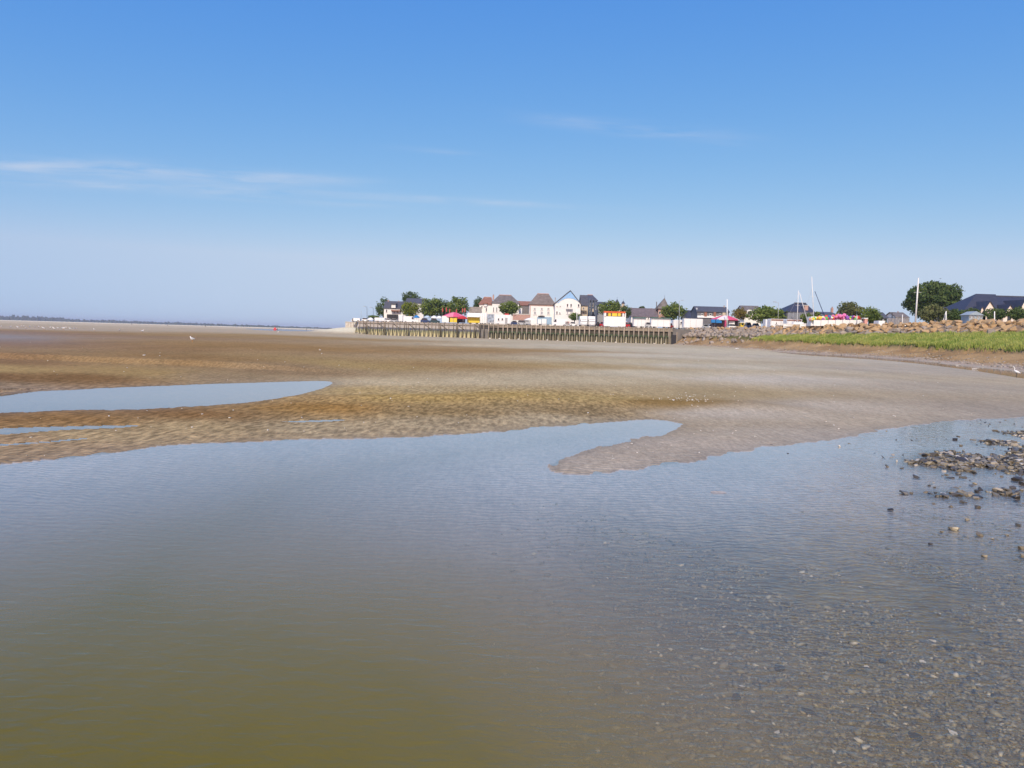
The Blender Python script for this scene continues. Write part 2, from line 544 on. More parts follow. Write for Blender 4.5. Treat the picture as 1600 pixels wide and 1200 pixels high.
# sand colours where they lie (sun-independent: wet silt, algae film, clean sand, shingle)
SANDC = [(0, 505, 190, 174, 163), (150, 507, 192, 176, 164), (300, 511, 192, 177, 166), (450, 520, 176, 162, 152), (0, 516, 172, 157, 150), (300, 519, 176, 160, 150),
         (50, 527, 142, 120, 110), (150, 530, 143, 118, 99), (300, 531, 150, 125, 99), (470, 531, 155, 130, 100), (0, 550, 141, 112, 88), (100, 551, 141, 113, 88),
         (200, 556, 142, 114, 88), (350, 552, 145, 117, 88), (500, 552, 150, 121, 90), (700, 552, 150, 123, 94), (810, 552, 156, 131, 102), (930, 548, 184, 171, 156), (1080, 552, 188, 177, 166), (960, 570, 180, 166, 148), (1100, 578, 186, 175, 165), (0, 573, 137, 108, 82), (300, 573, 142, 114, 85),
         (0, 584, 164, 138, 100), (200, 586, 158, 132, 96), (0, 594, 124, 95, 70), (120, 594, 126, 97, 70), (0, 606, 148, 126, 108), (350, 592, 147, 126, 104), (450, 585, 142, 119, 97),
         (560, 577, 160, 136, 100), (700, 577, 150, 123, 92), (820, 577, 160, 136, 104), (900, 578, 170, 150, 122), (600, 600, 184, 166, 143), (750, 601, 182, 165, 144), (900, 600, 182, 166, 146),
         (540, 612, 170, 145, 106), (640, 613, 170, 150, 122), (480, 625, 160, 132, 95), (800, 627, 170, 143, 96), (650, 629, 165, 138, 94), (500, 640, 146, 112, 70),
         (950, 631, 168, 144, 104), (1050, 637, 136, 110, 74), (300, 650, 130, 99, 69), (100, 655, 138, 106, 73), (0, 657, 140, 108, 76), (900, 645, 140, 119, 92), (700, 648, 142, 119, 89),
         (0, 690, 155, 130, 107), (150, 680, 160, 138, 111), (300, 670, 160, 138, 110), (500, 670, 162, 143, 120), (700, 665, 164, 145, 122), (100, 706, 150, 127, 105), (850, 658, 168, 150, 128),
         (1000, 560, 188, 177, 167), (1200, 560, 182, 171, 163), (1400, 582, 172, 160, 153), (1200, 600, 187, 176, 171), (1500, 612, 166, 154, 147), (1300, 640, 174, 161, 154),
         (1550, 642, 158, 146, 140), (1150, 650, 180, 167, 160), (1100, 700, 172, 158, 151), (950, 722, 170, 156, 149), (1250, 682, 168, 155, 148), (1100, 622, 166, 147, 122), (1000, 590, 186, 173, 158),
         (600, 526, 178, 163, 148), (800, 535, 182, 168, 152), (1000, 546, 190, 178, 166), (520, 511, 235, 222, 208), (548, 511, 235, 222, 208), (490, 514, 225, 212, 198)]


def sand_colour(px, py):
    num = np.zeros(px.shape + (3,)); den = np.zeros(px.shape)
    yy = np.log(np.maximum(py - (499.5 + .0279 * px), 1.2))
    for cx, cy, r, g, b in SANDC:
        ly = math.log(max(cy - (499.5 + .0279 * cx), 1.2))
        w = 1. / (((px - cx) / 130.) ** 2 + ((yy - ly) / .085) ** 2 + .05) ** 1.6
        num += w[..., None] * np.array(srgb(r, g, b)); den += w
    return num / den[..., None]


def build_ground():
    rows = np.concatenate([[-60, -35, -20, -11, -6, -3, -.5, .9, 1.6], np.linspace(2.2, 12, 100, endpoint=False), np.linspace(12, 45, 270, endpoint=False),
                           np.geomspace(45, 300, 215, endpoint=False), np.geomspace(300, 9000, 58)])
    t_in = np.linspace(-.80, .80, 700)
    t = np.concatenate([[-1.6, -1.45, -1.3, -1.15, -1.05, -.97, -.91, -.86, -.83], t_in, [.83, .86, .91, .97, 1.05, 1.15, 1.3, 1.45, 1.6]])
    T, R = np.meshgrid(t, rows)
    g = np.maximum(R, 2.2) + np.clip(2.2 - R, 0, None) * .6
    widen = 1 + 6 * np.clip((np.abs(T) - .80) / .8, 0, 1) * np.exp(-np.maximum(R, 0) / 60.)
    X = T * g * widen; Y = R.copy()
    z, info = height(X, Y)
    nr, nc = X.shape
    V = np.stack([X, Y, z], -1).reshape(-1, 3)
    i = np.arange(nr * nc).reshape(nr, nc)
    F = np.stack([i[:-1, :-1], i[:-1, 1:], i[1:, 1:], i[1:, :-1]], -1).reshape(-1, 4)
    me = np_mesh('ground', V, F, True)
    px, py = info['pxp'], info['pyp']
    px = np.clip(px, -60, 1660); py = np.clip(py, 500, 760)
    # ragged edges between the tones
    px = px + 22 * vnoise(X * .5, Y * .3, 41) + 10 * vnoise(X * 1.7, Y * .9, 42)
    C = sand_colour(px, py)
    shf = sstep(.05, .5, info['sh'])[..., None]
    C = C * (1 - shf) + np.array((.68, .62, .55)) * shf
    mudc, mudd = np.array(srgb(176, 150, 112)), np.array(srgb(138, 113, 82))
    k = .5 + .5 * vnoise(X * .5, Y * .22, 51)
    mc = mudc * k[..., None] + mudd * (1 - k[..., None])
    foot = (sstep(.34, .12, info['mudt'] + .12 * vnoise(X * .7, Y * .5, 53)))[..., None]
    mc = mc * (1 - foot) + np.array(srgb(168, 154, 140)) * foot
    gc = np.array((.13, .13, .05))
    stone = np.array(srgb(104, 95, 66)) * (1 + .25 * vnoise(X * 5, Y * 5, 52))[..., None]
    silt = np.array((.44, .395, .35))
    C = C * np.array((.955, .985, .83))
    marg = np.clip(np.minimum(info['dc'], info['dp']), 0, None)
    C = C * (1 - .20 * np.exp(-marg / (.25 + .18 * vnoise(X * 1.5, Y * .8, 44))))[..., None]
    deep = sstep(.02, .22, -z)[..., None]
    silt = silt * (1 - deep) + np.array((.15, .12, .05)) * deep
    C = np.where((info['dc'] < 0)[..., None], silt + (stone - silt) * (sstep(0, .6, info['shal']) * sstep(10.5, 5.5, Y))[..., None], C)
    bk = sstep(.6, -.1, info['bar'])[..., None] * (info['dc'] < 0)[..., None]
    C = C * (1 - bk) + np.array(srgb(92, 84, 72)) * bk
    C = np.where(info['mud'][..., None] > 0, mc, C)
    C = np.where(info['grass'][..., None] > 0, gc, C)
    wet = np.exp(-np.clip(np.minimum(info['dc'], info['dp']), 0, None) / 1.3) * .55
    wet = np.maximum(wet, .9 * sstep(330, 0, px) * np.exp(-((Y - 70 - .2 * X) / 28.) ** 2))
    wet = np.maximum(wet, .6 * sstep(1150, 1500, px) * sstep(40, 70, Y) * (info['mud'] == 0))
    ripple = .10 + .9 * sstep(1060, 980, px) * sstep(30, 22, Y) * sstep(0, .4, info['dc']) * (1 - sstep(700, 840, px) * sstep(16.5, 15., Y)) + .35 * sstep(1000, 800, px) * sstep(22, 34, Y) * sstep(200, 60, Y)
    ar = me.attributes.new('ripple', 'FLOAT', 'POINT'); ar.data.foreach_set('value', ripple.astype(np.float32).ravel())
    at_ = me.attributes.new('tint', 'FLOAT_COLOR', 'POINT')
    at_.data.foreach_set('color', np.concatenate([C, wet[..., None]], -1).astype(np.float32).ravel())
    m = bpy.data.materials.new('tidal_sand'); m.use_nodes = True
    N, L = m.node_tree.nodes, m.node_tree.links
    b = N['Principled BSDF']
    a = N.new('ShaderNodeAttribute'); a.attribute_name = 'tint'
    tc = N.new('ShaderNodeTexCoord')

    def noise(scale, detail, st):
        mp = N.new('ShaderNodeMapping'); mp.inputs['Scale'].default_value = st
        L.new(tc.outputs['Object'], mp.inputs[0])
        n = N.new('ShaderNodeTexNoise'); n.inputs['Scale'].default_value = scale; n.inputs['Detail'].default_value = detail
        n.inputs['Roughness'].default_value = .6
        L.new(mp.outputs[0], n.inputs['Vector'])
        return n.outputs['Fac']

    def rng_(src, lo, hi, a0=.3, a1=.7):
        r = N.new('ShaderNodeMapRange'); r.inputs['From Min'].default_value = a0; r.inputs['From Max'].default_value = a1
        r.inputs['To Min'].default_value = lo; r.inputs['To Max'].default_value = hi
        L.new(src, r.inputs['Value']); return r.outputs[0]

    def mul(x, y):
        n = N.new('ShaderNodeMath'); n.operation = 'MULTIPLY'
        for q, s_ in enumerate((x, y)):
            if isinstance(s_, float):
                n.inputs[q].default_value = s_
            else:
                L.new(s_, n.inputs[q])
        return n.outputs[0]
    rp = N.new('ShaderNodeAttribute'); rp.attribute_name = 'ripple'
    big = rng_(noise(.35, 6, (1, .4, 1)), .90, 1.10)
    mid = rng_(noise(2.2, 6, (1, .3, 1)), .92, 1.08)
    fine = rng_(noise(13, 4, (1, .35, 1)), .80, 1.20)
    grit = rng_(noise(38, 3, (1, .5, 1)), .86, 1.14)
    # ripple colour: wet silt darkens troughs, and ripple shading is painted in too
    crest_ = rng_(noise(8.5, 3, (1, .33, 1)), -.34, .34, .36, .64)
    one = N.new('ShaderNodeMath'); one.operation = 'MULTIPLY_ADD'; L.new(crest_, one.inputs[0]); L.new(rp.outputs['Fac'], one.inputs[1]); one.inputs[2].default_value = 1.0
    var = mul(mul(mul(big, mid), mul(fine, grit)), one.outputs[0])
    sc = N.new('ShaderNodeVectorMath'); sc.operation = 'SCALE'
    L.new(a.outputs['Color'], sc.inputs[0]); L.new(var, sc.inputs['Scale'])
    L.new(sc.outputs[0], b.inputs['Base Color'])
    L.new(rng_(a.outputs['Alpha'], .85, .32, 0., 1.), b.inputs['Roughness'])
    b.inputs['Specular IOR Level'].default_value = .4
    dry = N.new('ShaderNodeBsdfDiffuse'); L.new(sc.outputs[0], dry.inputs[0])
    wm = N.new('ShaderNodeMixShader'); L.new(a.outputs['Alpha'], wm.inputs[0]); L.new(dry.outputs[0], wm.inputs[1]); L.new(b.outputs[0], wm.inputs[2])
    L.new(wm.outputs[0], N['Material Output'].inputs[0])
    # current ripples
    wv = N.new('ShaderNodeTexWave'); wv.wave_type = 'BANDS'; wv.bands_direction = 'Y'
    wv.inputs['Scale'].default_value = 2.3; wv.inputs['Distortion'].default_value = 9.0
    wv.inputs['Detail'].default_value = 2.0; wv.inputs['Detail Scale'].default_value = 1.1
    L.new(tc.outputs['Object'], wv.inputs['Vector'])
    hgt = N.new('ShaderNodeMath'); hgt.operation = 'MULTIPLY_ADD'
    L.new(wv.outputs['Fac'], hgt.inputs[0]); hgt.inputs[1].default_value = .45
    L.new(noise(5, 5, (1, .6, 1)), hgt.inputs[2])
    bp = N.new('ShaderNodeBump'); bp.inputs['Strength'].default_value = .8; bp.inputs['Distance'].default_value = .03
    L.new(hgt.outputs[0], bp.inputs['Height']); L.new(bp.outputs[0], b.inputs['Normal']); L.new(bp.outputs[0], dry.inputs['Normal'])
    me.materials.append(m)
    tag(link('ground', me), 'wide tidal flat of rippled brown and grey sand', None, None, 'structure')

    # water: a level sheet over every hollow, knowing its own depth
    wetv = (z < .03)
    wetf = (wetv[:-1, :-1] | wetv[:-1, 1:] | wetv[1:, 1:] | wetv[1:, :-1])
    Fw = np.stack([i[:-1, :-1], i[:-1, 1:], i[1:, 1:], i[1:, :-1]], -1)[wetf]
    used = np.unique(Fw); remap = np.zeros(nr * nc, np.int32); remap[used] = np.arange(len(used))
    Vw = V[used].copy(); depth = np.clip(-Vw[:, 2], 0, 2); Vw[:, 2] = 0
    mw = np_mesh('water', Vw, remap[Fw], True)
    ad = mw.attributes.new('depth', 'FLOAT', 'POINT'); ad.data.foreach_set('value', depth.astype(np.float32))
    shw = (info['shal'].reshape(-1)[used]).astype(np.float32)
    asx = mw.attributes.new('shore', 'FLOAT', 'POINT'); asx.data.foreach_set('value', shw)
    acl = mw.attributes.new('breeze', 'FLOAT', 'POINT')       # the water lies calmer towards the far bank
    acl.data.foreach_set('value', (.03 + .97 * np.exp(-np.clip(Vw[:, 1] - 2.5, 0, 200) / 3.6) + .55 * sstep(.28, .52, Vw[:, 0] / np.maximum(Vw[:, 1], 1.)) * sstep(26, 16, Vw[:, 1])).astype(np.float32))
    m = bpy.data.materials.new('silty_water'); m.use_nodes = True
    N, L = m.node_tree.nodes, m.node_tree.links
    N.remove(N['Principled BSDF']); out = N['Material Output']
    tc = N.new('ShaderNodeTexCoord')
    dp = N.new('ShaderNodeAttribute'); dp.attribute_name = 'depth'
    sh = N.new('ShaderNodeAttribute'); sh.attribute_name = 'shore'
    cl = N.new('ShaderNodeAttribute'); cl.attribute_name = 'breeze'

    def mth(op, x, y=None, clamp=False):
        n = N.new('ShaderNodeMath'); n.operation = op; n.use_clamp = clamp
        for q, s_ in enumerate((x, y)):
            if s_ is None:
                continue
            if isinstance(s_, (int, float)):
                n.inputs[q].default_value = s_
            else:
                L.new(s_, n.inputs[q])
        return n.outputs[0]

    def wnoise(scale, st, det=2, rot=.12):
        mp = N.new('ShaderNodeMapping'); mp.inputs['Scale'].default_value = st; mp.inputs['Rotation'].default_value = (0, 0, rot)
        L.new(tc.outputs['Object'], mp.inputs[0])
        n = N.new('ShaderNodeTexNoise'); n.inputs['Scale'].default_value = scale; n.inputs['Detail'].default_value = det
        n.inputs['Distortion'].default_value = .4
        L.new(mp.outputs[0], n.inputs['Vector']); return n.outputs['Fac']
    calm = wnoise(8.5, (.55, 1.25, 1))
    chop = wnoise(15., (.6, 1.3, 1), 3, .25)
    patch = wnoise(.35, (.5, 1.0, 1), 2, .1)
    h = mth('ADD', mth('MULTIPLY', calm, mth('ADD', mth('MULTIPLY', patch, 1.25), .25)), mth('MULTIPLY', chop, mth('MULTIPLY', sh.outputs['Fac'], 1.5)))
    bp = N.new('ShaderNodeBump'); bp.inputs['Strength'].default_value = 1.; bp.inputs['Distance'].default_value = .012
    L.new(mth('MULTIPLY', h, cl.outputs['Fac']), bp.inputs['Height'])
    gl = N.new('ShaderNodeBsdfGlossy'); gl.inputs['Roughness'].default_value = .05
    L.new(bp.outputs[0], gl.inputs['Normal'])
    tr = N.new('ShaderNodeBsdfTransparent'); tr.inputs[0].default_value = (.97, .97, .95, 1)
    body = N.new('ShaderNodeBsdfDiffuse')
    # suspended silt: pale where the water is thin, olive where it is deep
    ramp = N.new('ShaderNodeValToRGB')
    L.new(mth('MULTIPLY', mth('ADD', dp.outputs['Fac'], mth('MULTIPLY', mth('SUBTRACT', patch, .5), .05)), 2.0, True), ramp.inputs[0])
    els = ramp.color_ramp.elements
    els[0].position = 0.; els[0].color = (.44, .39, .32, 1); els[1].position = .8; els[1].color = (.148, .121, .016, 1)
    e = els.new(.30); e.color = (.30, .245, .135, 1)
    e = els.new(.55); e.color = (.19, .157, .042, 1)
    L.new(ramp.outputs[0], body.inputs[0]); L.new(bp.outputs[0], body.inputs['Normal'])
    op = mth('SUBTRACT', 1.0, mth('EXPONENT', mth('MULTIPLY', mth('MULTIPLY', dp.outputs['Fac'], mth('SUBTRACT', 1.0, mth('MULTIPLY', sh.outputs['Fac'], .52))), -6.5)), True)
    under = N.new('ShaderNodeMixShader')
    L.new(op, under.inputs[0]); L.new(tr.outputs[0], under.inputs[1]); L.new(body.outputs[0], under.inputs[2])
    # Schlick's reflectance, the same from above and from below
    gi = N.new('ShaderNodeNewGeometry')
    dt = N.new('ShaderNodeVectorMath'); dt.operation = 'DOT_PRODUCT'
    L.new(gi.outputs['Incoming'], dt.inputs[0]); L.new(bp.outputs[0], dt.inputs[1])
    cosv = mth('ABSOLUTE', dt.outputs['Value'])
    schlick = mth('ADD', mth('MULTIPLY', mth('POWER', mth('SUBTRACT', 1.0, cosv, True), 5.0), .98), .02)
    refl = mth('MINIMUM', mth('MAXIMUM', mth('SUBTRACT', mth('MULTIPLY', schlick, 1.25), .015), .01), .96)
    top = N.new('ShaderNodeMixShader')
    L.new(refl, top.inputs[0]); L.new(under.outputs[0], top.inputs[1]); L.new(gl.outputs[0], top.inputs[2])
    L.new(top.outputs[0], out.inputs[0])
    mw.materials.append(m)
    tag(link('water', mw), 'calm silty water of the tidal channel and pools', None, None, 'structure')


build_ground()


def zground(x, y):
    z, _ = height(np.array([[float(x)]]), np.array([[float(y)]]))
    return float(z[0, 0])


# ------------------------------------------------------------------ quay and timber jetty
ZQ = 4.85
J0, J1 = at(556, 522, 262), at(1050, 538, 216)
JD = (J1 - J0)[:2] / np.linalg.norm((J1 - J0)[:2])       # along the jetty, to the right
JN = np.array([-JD[1], JD[0]])                            # away from the camera
JLEN = np.linalg.norm((J1 - J0)[:2])


def jetty_s(px, py=520):
    d = ray(px, py)[:2]
    A = np.array([[d[0], -JD[0]], [d[1], -JD[1]]])
    return np.linalg.solve(A, J0[:2])[1]


def jpt(s, off=0.0):
    return J0[:2] + JD * s + JN * off


def depth_at(px, extra=0.0):
    """depth of the quay front seen in pixel column px, plus extra"""
    if px <= 1050:
        return float(jpt(jetty_s(px))[1]) + extra
    t = (px - 800) / FPX
    ys = np.linspace(240, 70, 400)
    k = np.argmin(np.abs(ip(TOE, ys) + 3.0 - t * ys))
    return float(ys[k]) + extra


def build_quay():
    front = [jpt(-1.5, 3.6), jpt(JLEN * .43, 3.6), jpt(JLEN * .43, 1.0), jpt(JLEN, 1.0)]
    pts = [tuple(p) for p in front] + [(60, 222), (260, 222), (420, 900), (-60, 900), tuple(jpt(-1.5, 60))]
    n = len(pts)
    mb = MB()
    mb.add([(x, y, -.5) for x, y in pts] + [(x, y, ZQ) for x, y in pts],
           [tuple(range(n - 1, -1, -1)), tuple(range(n, 2 * n))] + [(k, (k + 1) % n, (k + 1) % n + n, k + n) for k in range(n)])
    tag(mb.build('quay', QUAY), 'raised quay behind the timber jetty', None, None, 'structure')
    # sloping stone revetment behind the open piles, yellow-green algae low down
    m = bpy.data.materials.new('algae_stone_slope'); m.use_nodes = True
    N, L = m.node_tree.nodes, m.node_tree.links; b = N['Principled BSDF']
    geo = N.new('ShaderNodeNewGeometry'); sx = N.new('ShaderNodeSeparateXYZ'); L.new(geo.outputs['Position'], sx.inputs[0])
    no = N.new('ShaderNodeTexNoise'); no.inputs['Scale'].default_value = .9; no.inputs['Detail'].default_value = 6
    L.new(geo.outputs['Position'], no.inputs['Vector'])
    ad = N.new('ShaderNodeMath'); ad.operation = 'MULTIPLY_ADD'; L.new(no.outputs['Fac'], ad.inputs[0]); ad.inputs[1].default_value = 1.6
    L.new(sx.outputs[2], ad.inputs[2])
    cr = N.new('ShaderNodeValToRGB')
    mr = N.new('ShaderNodeMapRange'); mr.inputs['From Min'].default_value = .8; mr.inputs['From Max'].default_value = 5.4; L.new(ad.outputs[0], mr.inputs['Value'])
    L.new(mr.outputs[0], cr.inputs[0])
    els = cr.color_ramp.elements
    els[0].position = 0; els[0].color = (.50, .44, .27, 1); els[1].position = 1; els[1].color = (.34, .29, .25, 1)
    for p, c in ((.3, (.46, .41, .22, 1)), (.46, (.25, .25, .14, 1)), (.54, (.40, .38, .28, 1)), (.72, (.42, .38, .34, 1))):
        e = els.new(p); e.color = c
    L.new(cr.outputs[0], b.inputs['Base Color']); b.inputs['Roughness'].default_value = .9
    mb = MB()
    S = np.linspace(-1.5, JLEN * .435, 40); prof = [(.9, .1), (1.6, 1.4), (2.3, 2.7), (3.5, 4.3), (3.56, ZQ + .04), (5.0, ZQ + .04)]
    vs = []
    for s in S:
        for o, z in prof:
            p = jpt(s, o + random.uniform(-.1, .1) * (z < 4)); vs.append((p[0], p[1], z))
    k = len(prof)
    mb.add(vs, [(a * k + j, (a + 1) * k + j, (a + 1) * k + j + 1, a * k + j + 1) for a in range(len(S) - 1) for j in range(k - 1)])
    tag(mb.build('stone_revetment', m, smooth=True), 'sloping stone revetment stained yellow green behind the open piles', 'revetment')


build_quay()


def build_jetty():
    t = thing('timber_jetty', 'long weathered timber jetty of upright piles along the quay', 'jetty', (J0[0], J0[1], 0))
    o0 = J0[:2]
    rzj = math.atan2(JD[1], JD[0])
    t.rotation_euler = (0, 0, rzj)
    # local axes of the jetty: x along, y away from the camera
    split = jetty_s(764)

    def topz(s):
        return 4.95 - .10 * s / JLEN

    def basez(s):
        p = jpt(s, -.2); return zground(p[0], p[1])
    # pile variants
    open_p, px = [], 556.0
    while px < 762:
        open_p.append(px); px += 5.5 + 1.7 * (px - 556) / 206
    dense_p = []
    while px < 1048:
        dense_p.append(px); px += 7.35 + .55 * (px - 764) / 284

    def pile_mesh(name, r, h, m):
        mb = MB()
        prof = [(r * 1.02, 0), (r, .35 * h), (r * .94, .7 * h), (r * .92, h - .06), (r * .72, h)]
        n = 8
        vs = [(rr * math.cos(2 * math.pi * k / n + .3) * random.uniform(.95, 1.05), rr * math.sin(2 * math.pi * k / n + .3) * random.uniform(.95, 1.05), z) for rr, z in prof for k in range(n)]
        mb.add(vs, [(j * n + k, j * n + (k + 1) % n, (j + 1) * n + (k + 1) % n, (j + 1) * n + k) for j in range(len(prof) - 1) for k in range(n)] + [tuple(range(4 * n, 5 * n))])
        me = mb.mesh(name); me.materials.append(m); return me
    full = [pile_mesh('pile', .20, 5.2, TIMBER_TIDE) for _ in range(4)]
    thin = [pile_mesh('pile', .17, 5.2, TIMBER_OPEN) for _ in range(4)]
    short = [pile_mesh('short_pile', .21, 2.35, TIMBER_LOW) for _ in range(3)]
    for k, p in enumerate(open_p):
        s = jetty_s(p); zb = basez(s) - .35
        o = link('pile', random.choice(thin), t, (s + random.uniform(-.06, .06), 0, zb))
        o.scale = (1, 1, (topz(s) + random.uniform(-.12, .22) - zb) / 5.2)
        lean = .030 if k < 18 else .012
        o.rotation_euler = (-.035 + random.uniform(-.015, .01), lean + random.uniform(-.012, .012), random.uniform(0, 6))
        if k in (3, 8, 14, 22, 26, 30):           # doubled fender posts
            for dx in (-.42, .38):
                q = link('pile', random.choice(thin), t, (s + dx, -.15, zb))
                q.scale = (.85, .85, (topz(s) - .1 - zb) / 5.2); q.rotation_euler = (-.03, random.uniform(0, .03), random.uniform(0, 6))
        if k % 4 == 2:
            mb = MB().tube((0, 0, 0), (1.2, 2.6, -1.6), .11, .11, 6)
            mb.build('raking_brace', TIMBER_D, t, (s, .1, topz(s) - .5))
    for k, p in enumerate(dense_p):
        s = jetty_s(p); zb = basez(s) - .35
        o = link('pile', random.choice(full), t, (s + random.uniform(-.05, .05), -.05, zb))
        o.scale = (1, 1, (topz(s) + random.uniform(-.10, .18) - zb) / 5.2)
        o.rotation_euler = (random.uniform(-.01, .01), random.uniform(-.022, .022), random.uniform(0, 6))
        ds = jetty_s(p + 4) - s
        q = link('short_pile', random.choice(short), t, (s + ds * random.uniform(.85, 1.1), .12, zb))
        q.scale = (1, 1, random.uniform(.92, 1.08)); q.rotation_euler = (0, random.uniform(-.02, .02), random.uniform(0, 6))
        if k % 2 == 0:
            w = link('pile_base_stone', random.choice(STONE_MESH), t, (s + ds * random.uniform(.4, 1.4), -.5, zb + .35 + .10))
            r = random.uniform(.22, .36); w.scale = (r * 1.4, r, r * .7); w.rotation_euler = (random.random(), 0, random.uniform(0, 6)); w.active_material
    L_ = JLEN

    def beam(s0, s1, z0, z1, y0, y1, m, name):
        za, zb_ = topz(s0), topz(s1)
        mb = MB().add([(s0, y0, za + z0), (s1, y0, zb_ + z0), (s1, y1, zb_ + z0), (s0, y1, za + z0), (s0, y0, za + z1), (s1, y0, zb_ + z1), (s1, y1, zb_ + z1), (s0, y1, za + z1)],
                      [(3, 2, 1, 0), (4, 5, 6, 7), (0, 1, 5, 4), (1, 2, 6, 5), (2, 3, 7, 6), (3, 0, 4, 7)])
        mb.build(name, m, t)
    n = 12
    for k in range(n):                              # capping beams, waling and back boarding, length by length
        a, b_ = L_ * k / n - (.5 if k == 0 else 0), L_ * (k + 1) / n - .06
        beam(a, b_, -.16, .10, .16, .55, TIMBER, 'capping_beam')
        if a < split - 2:
            beam(a, b_, -.75, -.50, .22, .42, TIMBER_D, 'waling_beam')
    n = 16
    for k in range(n):
        a, b_ = split + (L_ - split) * k / n, split + (L_ - split) * (k + 1) / n - .05
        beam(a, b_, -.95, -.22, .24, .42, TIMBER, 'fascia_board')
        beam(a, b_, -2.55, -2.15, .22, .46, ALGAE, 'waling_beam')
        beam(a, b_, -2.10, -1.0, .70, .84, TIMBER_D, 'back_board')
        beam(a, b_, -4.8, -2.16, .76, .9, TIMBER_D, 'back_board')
    # deck planks behind the cap, seen edge on
    for k in range(60):
        a = L_ * k / 60
        if a < split:
            continue
        MB().box(a, a + L_ / 60 - .03, .56, 3.4, topz(a) - .12, topz(a) + .02).build('deck_plank', TIMBER, t)
    # dark box at the right-hand end
    zb = basez(L_)
    MB().box(L_ - .1, L_ + 1.25, -.9, .9, zb - .3, zb + 2.9).build('end_box', DARK_METAL, t)
    for dx in (-.55, 1.45):
        MB().tube((L_ + dx, -.6, zb - .3), (L_ + dx, -.6, 4.3 if dx < 0 else 3.9), .2, .18, 8).build('end_post', TIMBER, t)
    return t


def tide_mat(name, low, mid, high, z1, z2):
    m = bpy.data.materials.new(name); m.use_nodes = True
    N, L = m.node_tree.nodes, m.node_tree.links; b = N['Principled BSDF']; b.inputs['Roughness'].default_value = .9
    geo = N.new('ShaderNodeNewGeometry'); sx = N.new('ShaderNodeSeparateXYZ'); L.new(geo.outputs['Position'], sx.inputs[0])
    no = N.new('ShaderNodeTexNoise'); no.inputs['Scale'].default_value = 2.0; no.inputs['Detail'].default_value = 5
    mp = N.new('ShaderNodeMapping'); mp.inputs['Scale'].default_value = (2, 2, .6); L.new(geo.outputs['Position'], mp.inputs[0]); L.new(mp.outputs[0], no.inputs['Vector'])
    ad = N.new('ShaderNodeMath'); ad.operation = 'MULTIPLY_ADD'; L.new(no.outputs['Fac'], ad.inputs[0]); ad.inputs[1].default_value = 1.3; L.new(sx.outputs[2], ad.inputs[2])
    mr = N.new('ShaderNodeMapRange'); mr.inputs['From Min'].default_value = .6; mr.inputs['From Max'].default_value = 5.6; L.new(ad.outputs[0], mr.inputs['Value'])
    cr = N.new('ShaderNodeValToRGB'); L.new(mr.outputs[0], cr.inputs[0])
    els = cr.color_ramp.elements
    els[0].position = z1; els[0].color = (*low, 1); els[1].position = z2; els[1].color = (*high, 1)
    e = els.new((z1 + z2) / 2); e.color = (*mid, 1)
    oi = N.new('ShaderNodeObjectInfo'); mo = N.new('ShaderNodeMapRange'); mo.inputs['To Min'].default_value = .75; mo.inputs['To Max'].default_value = 1.25
    L.new(oi.outputs['Random'], mo.inputs['Value'])
    s = N.new('ShaderNodeVectorMath'); s.operation = 'SCALE'; L.new(cr.outputs[0], s.inputs[0]); L.new(mo.outputs[0], s.inputs['Scale'])
    L.new(s.outputs[0], b.inputs['Base Color'])
    return m


TIMBER_TIDE = tide_mat('pile_oak_by_tide', (.20, .18, .11), (.17, .165, .12), (.40, .34, .28), .2, .62)
TIMBER_OPEN = tide_mat('open_pile_oak', (.055, .048, .03), (.075, .068, .05), (.24, .205, .165), .25, .75)
TIMBER_LOW = tide_mat('low_pile_oak', (.40, .37, .28), (.33, .31, .22), (.13, .15, .08), .15, .5)


def stone_material(name, c1, c2):
    m = bpy.data.materials.new(name); m.use_nodes = True
    N, L = m.node_tree.nodes, m.node_tree.links; b = N['Principled BSDF']; b.inputs['Roughness'].default_value = .85
    oi = N.new('ShaderNodeObjectInfo')
    tc = N.new('ShaderNodeTexCoord')
    no = N.new('ShaderNodeTexNoise'); no.inputs['Scale'].default_value = 1.6; no.inputs['Detail'].default_value = 7; no.inputs['Roughness'].default_value = .65
    vm = N.new('ShaderNodeVectorMath'); vm.operation = 'ADD'
    L.new(tc.outputs['Object'], vm.inputs[0]); L.new(oi.outputs['Location'], vm.inputs[1]); L.new(vm.outputs[0], no.inputs['Vector'])
    ad = N.new('ShaderNodeMath'); ad.operation = 'MULTIPLY_ADD'; L.new(oi.outputs['Random'], ad.inputs[0]); ad.inputs[1].default_value = .55
    mr = N.new('ShaderNodeMapRange'); mr.inputs['From Min'].default_value = .3; mr.inputs['From Max'].default_value = .7; mr.inputs['To Max'].default_value = .55
    L.new(no.outputs['Fac'], mr.inputs['Value']); L.new(mr.outputs[0], ad.inputs[2])
    mix = N.new('ShaderNodeMix'); mix.data_type = 'RGBA'; L.new(ad.outputs[0], mix.inputs[0])
    mix.inputs[6].default_value = (*c1, 1); mix.inputs[7].default_value = (*c2, 1)
    L.new(mix.outputs[2], b.inputs['Base Color'])
    bp = N.new('ShaderNodeBump'); bp.inputs['Distance'].default_value = .12; L.new(no.outputs['Fac'], bp.inputs['Height']); L.new(bp.outputs[0], b.inputs['Normal'])
    return m


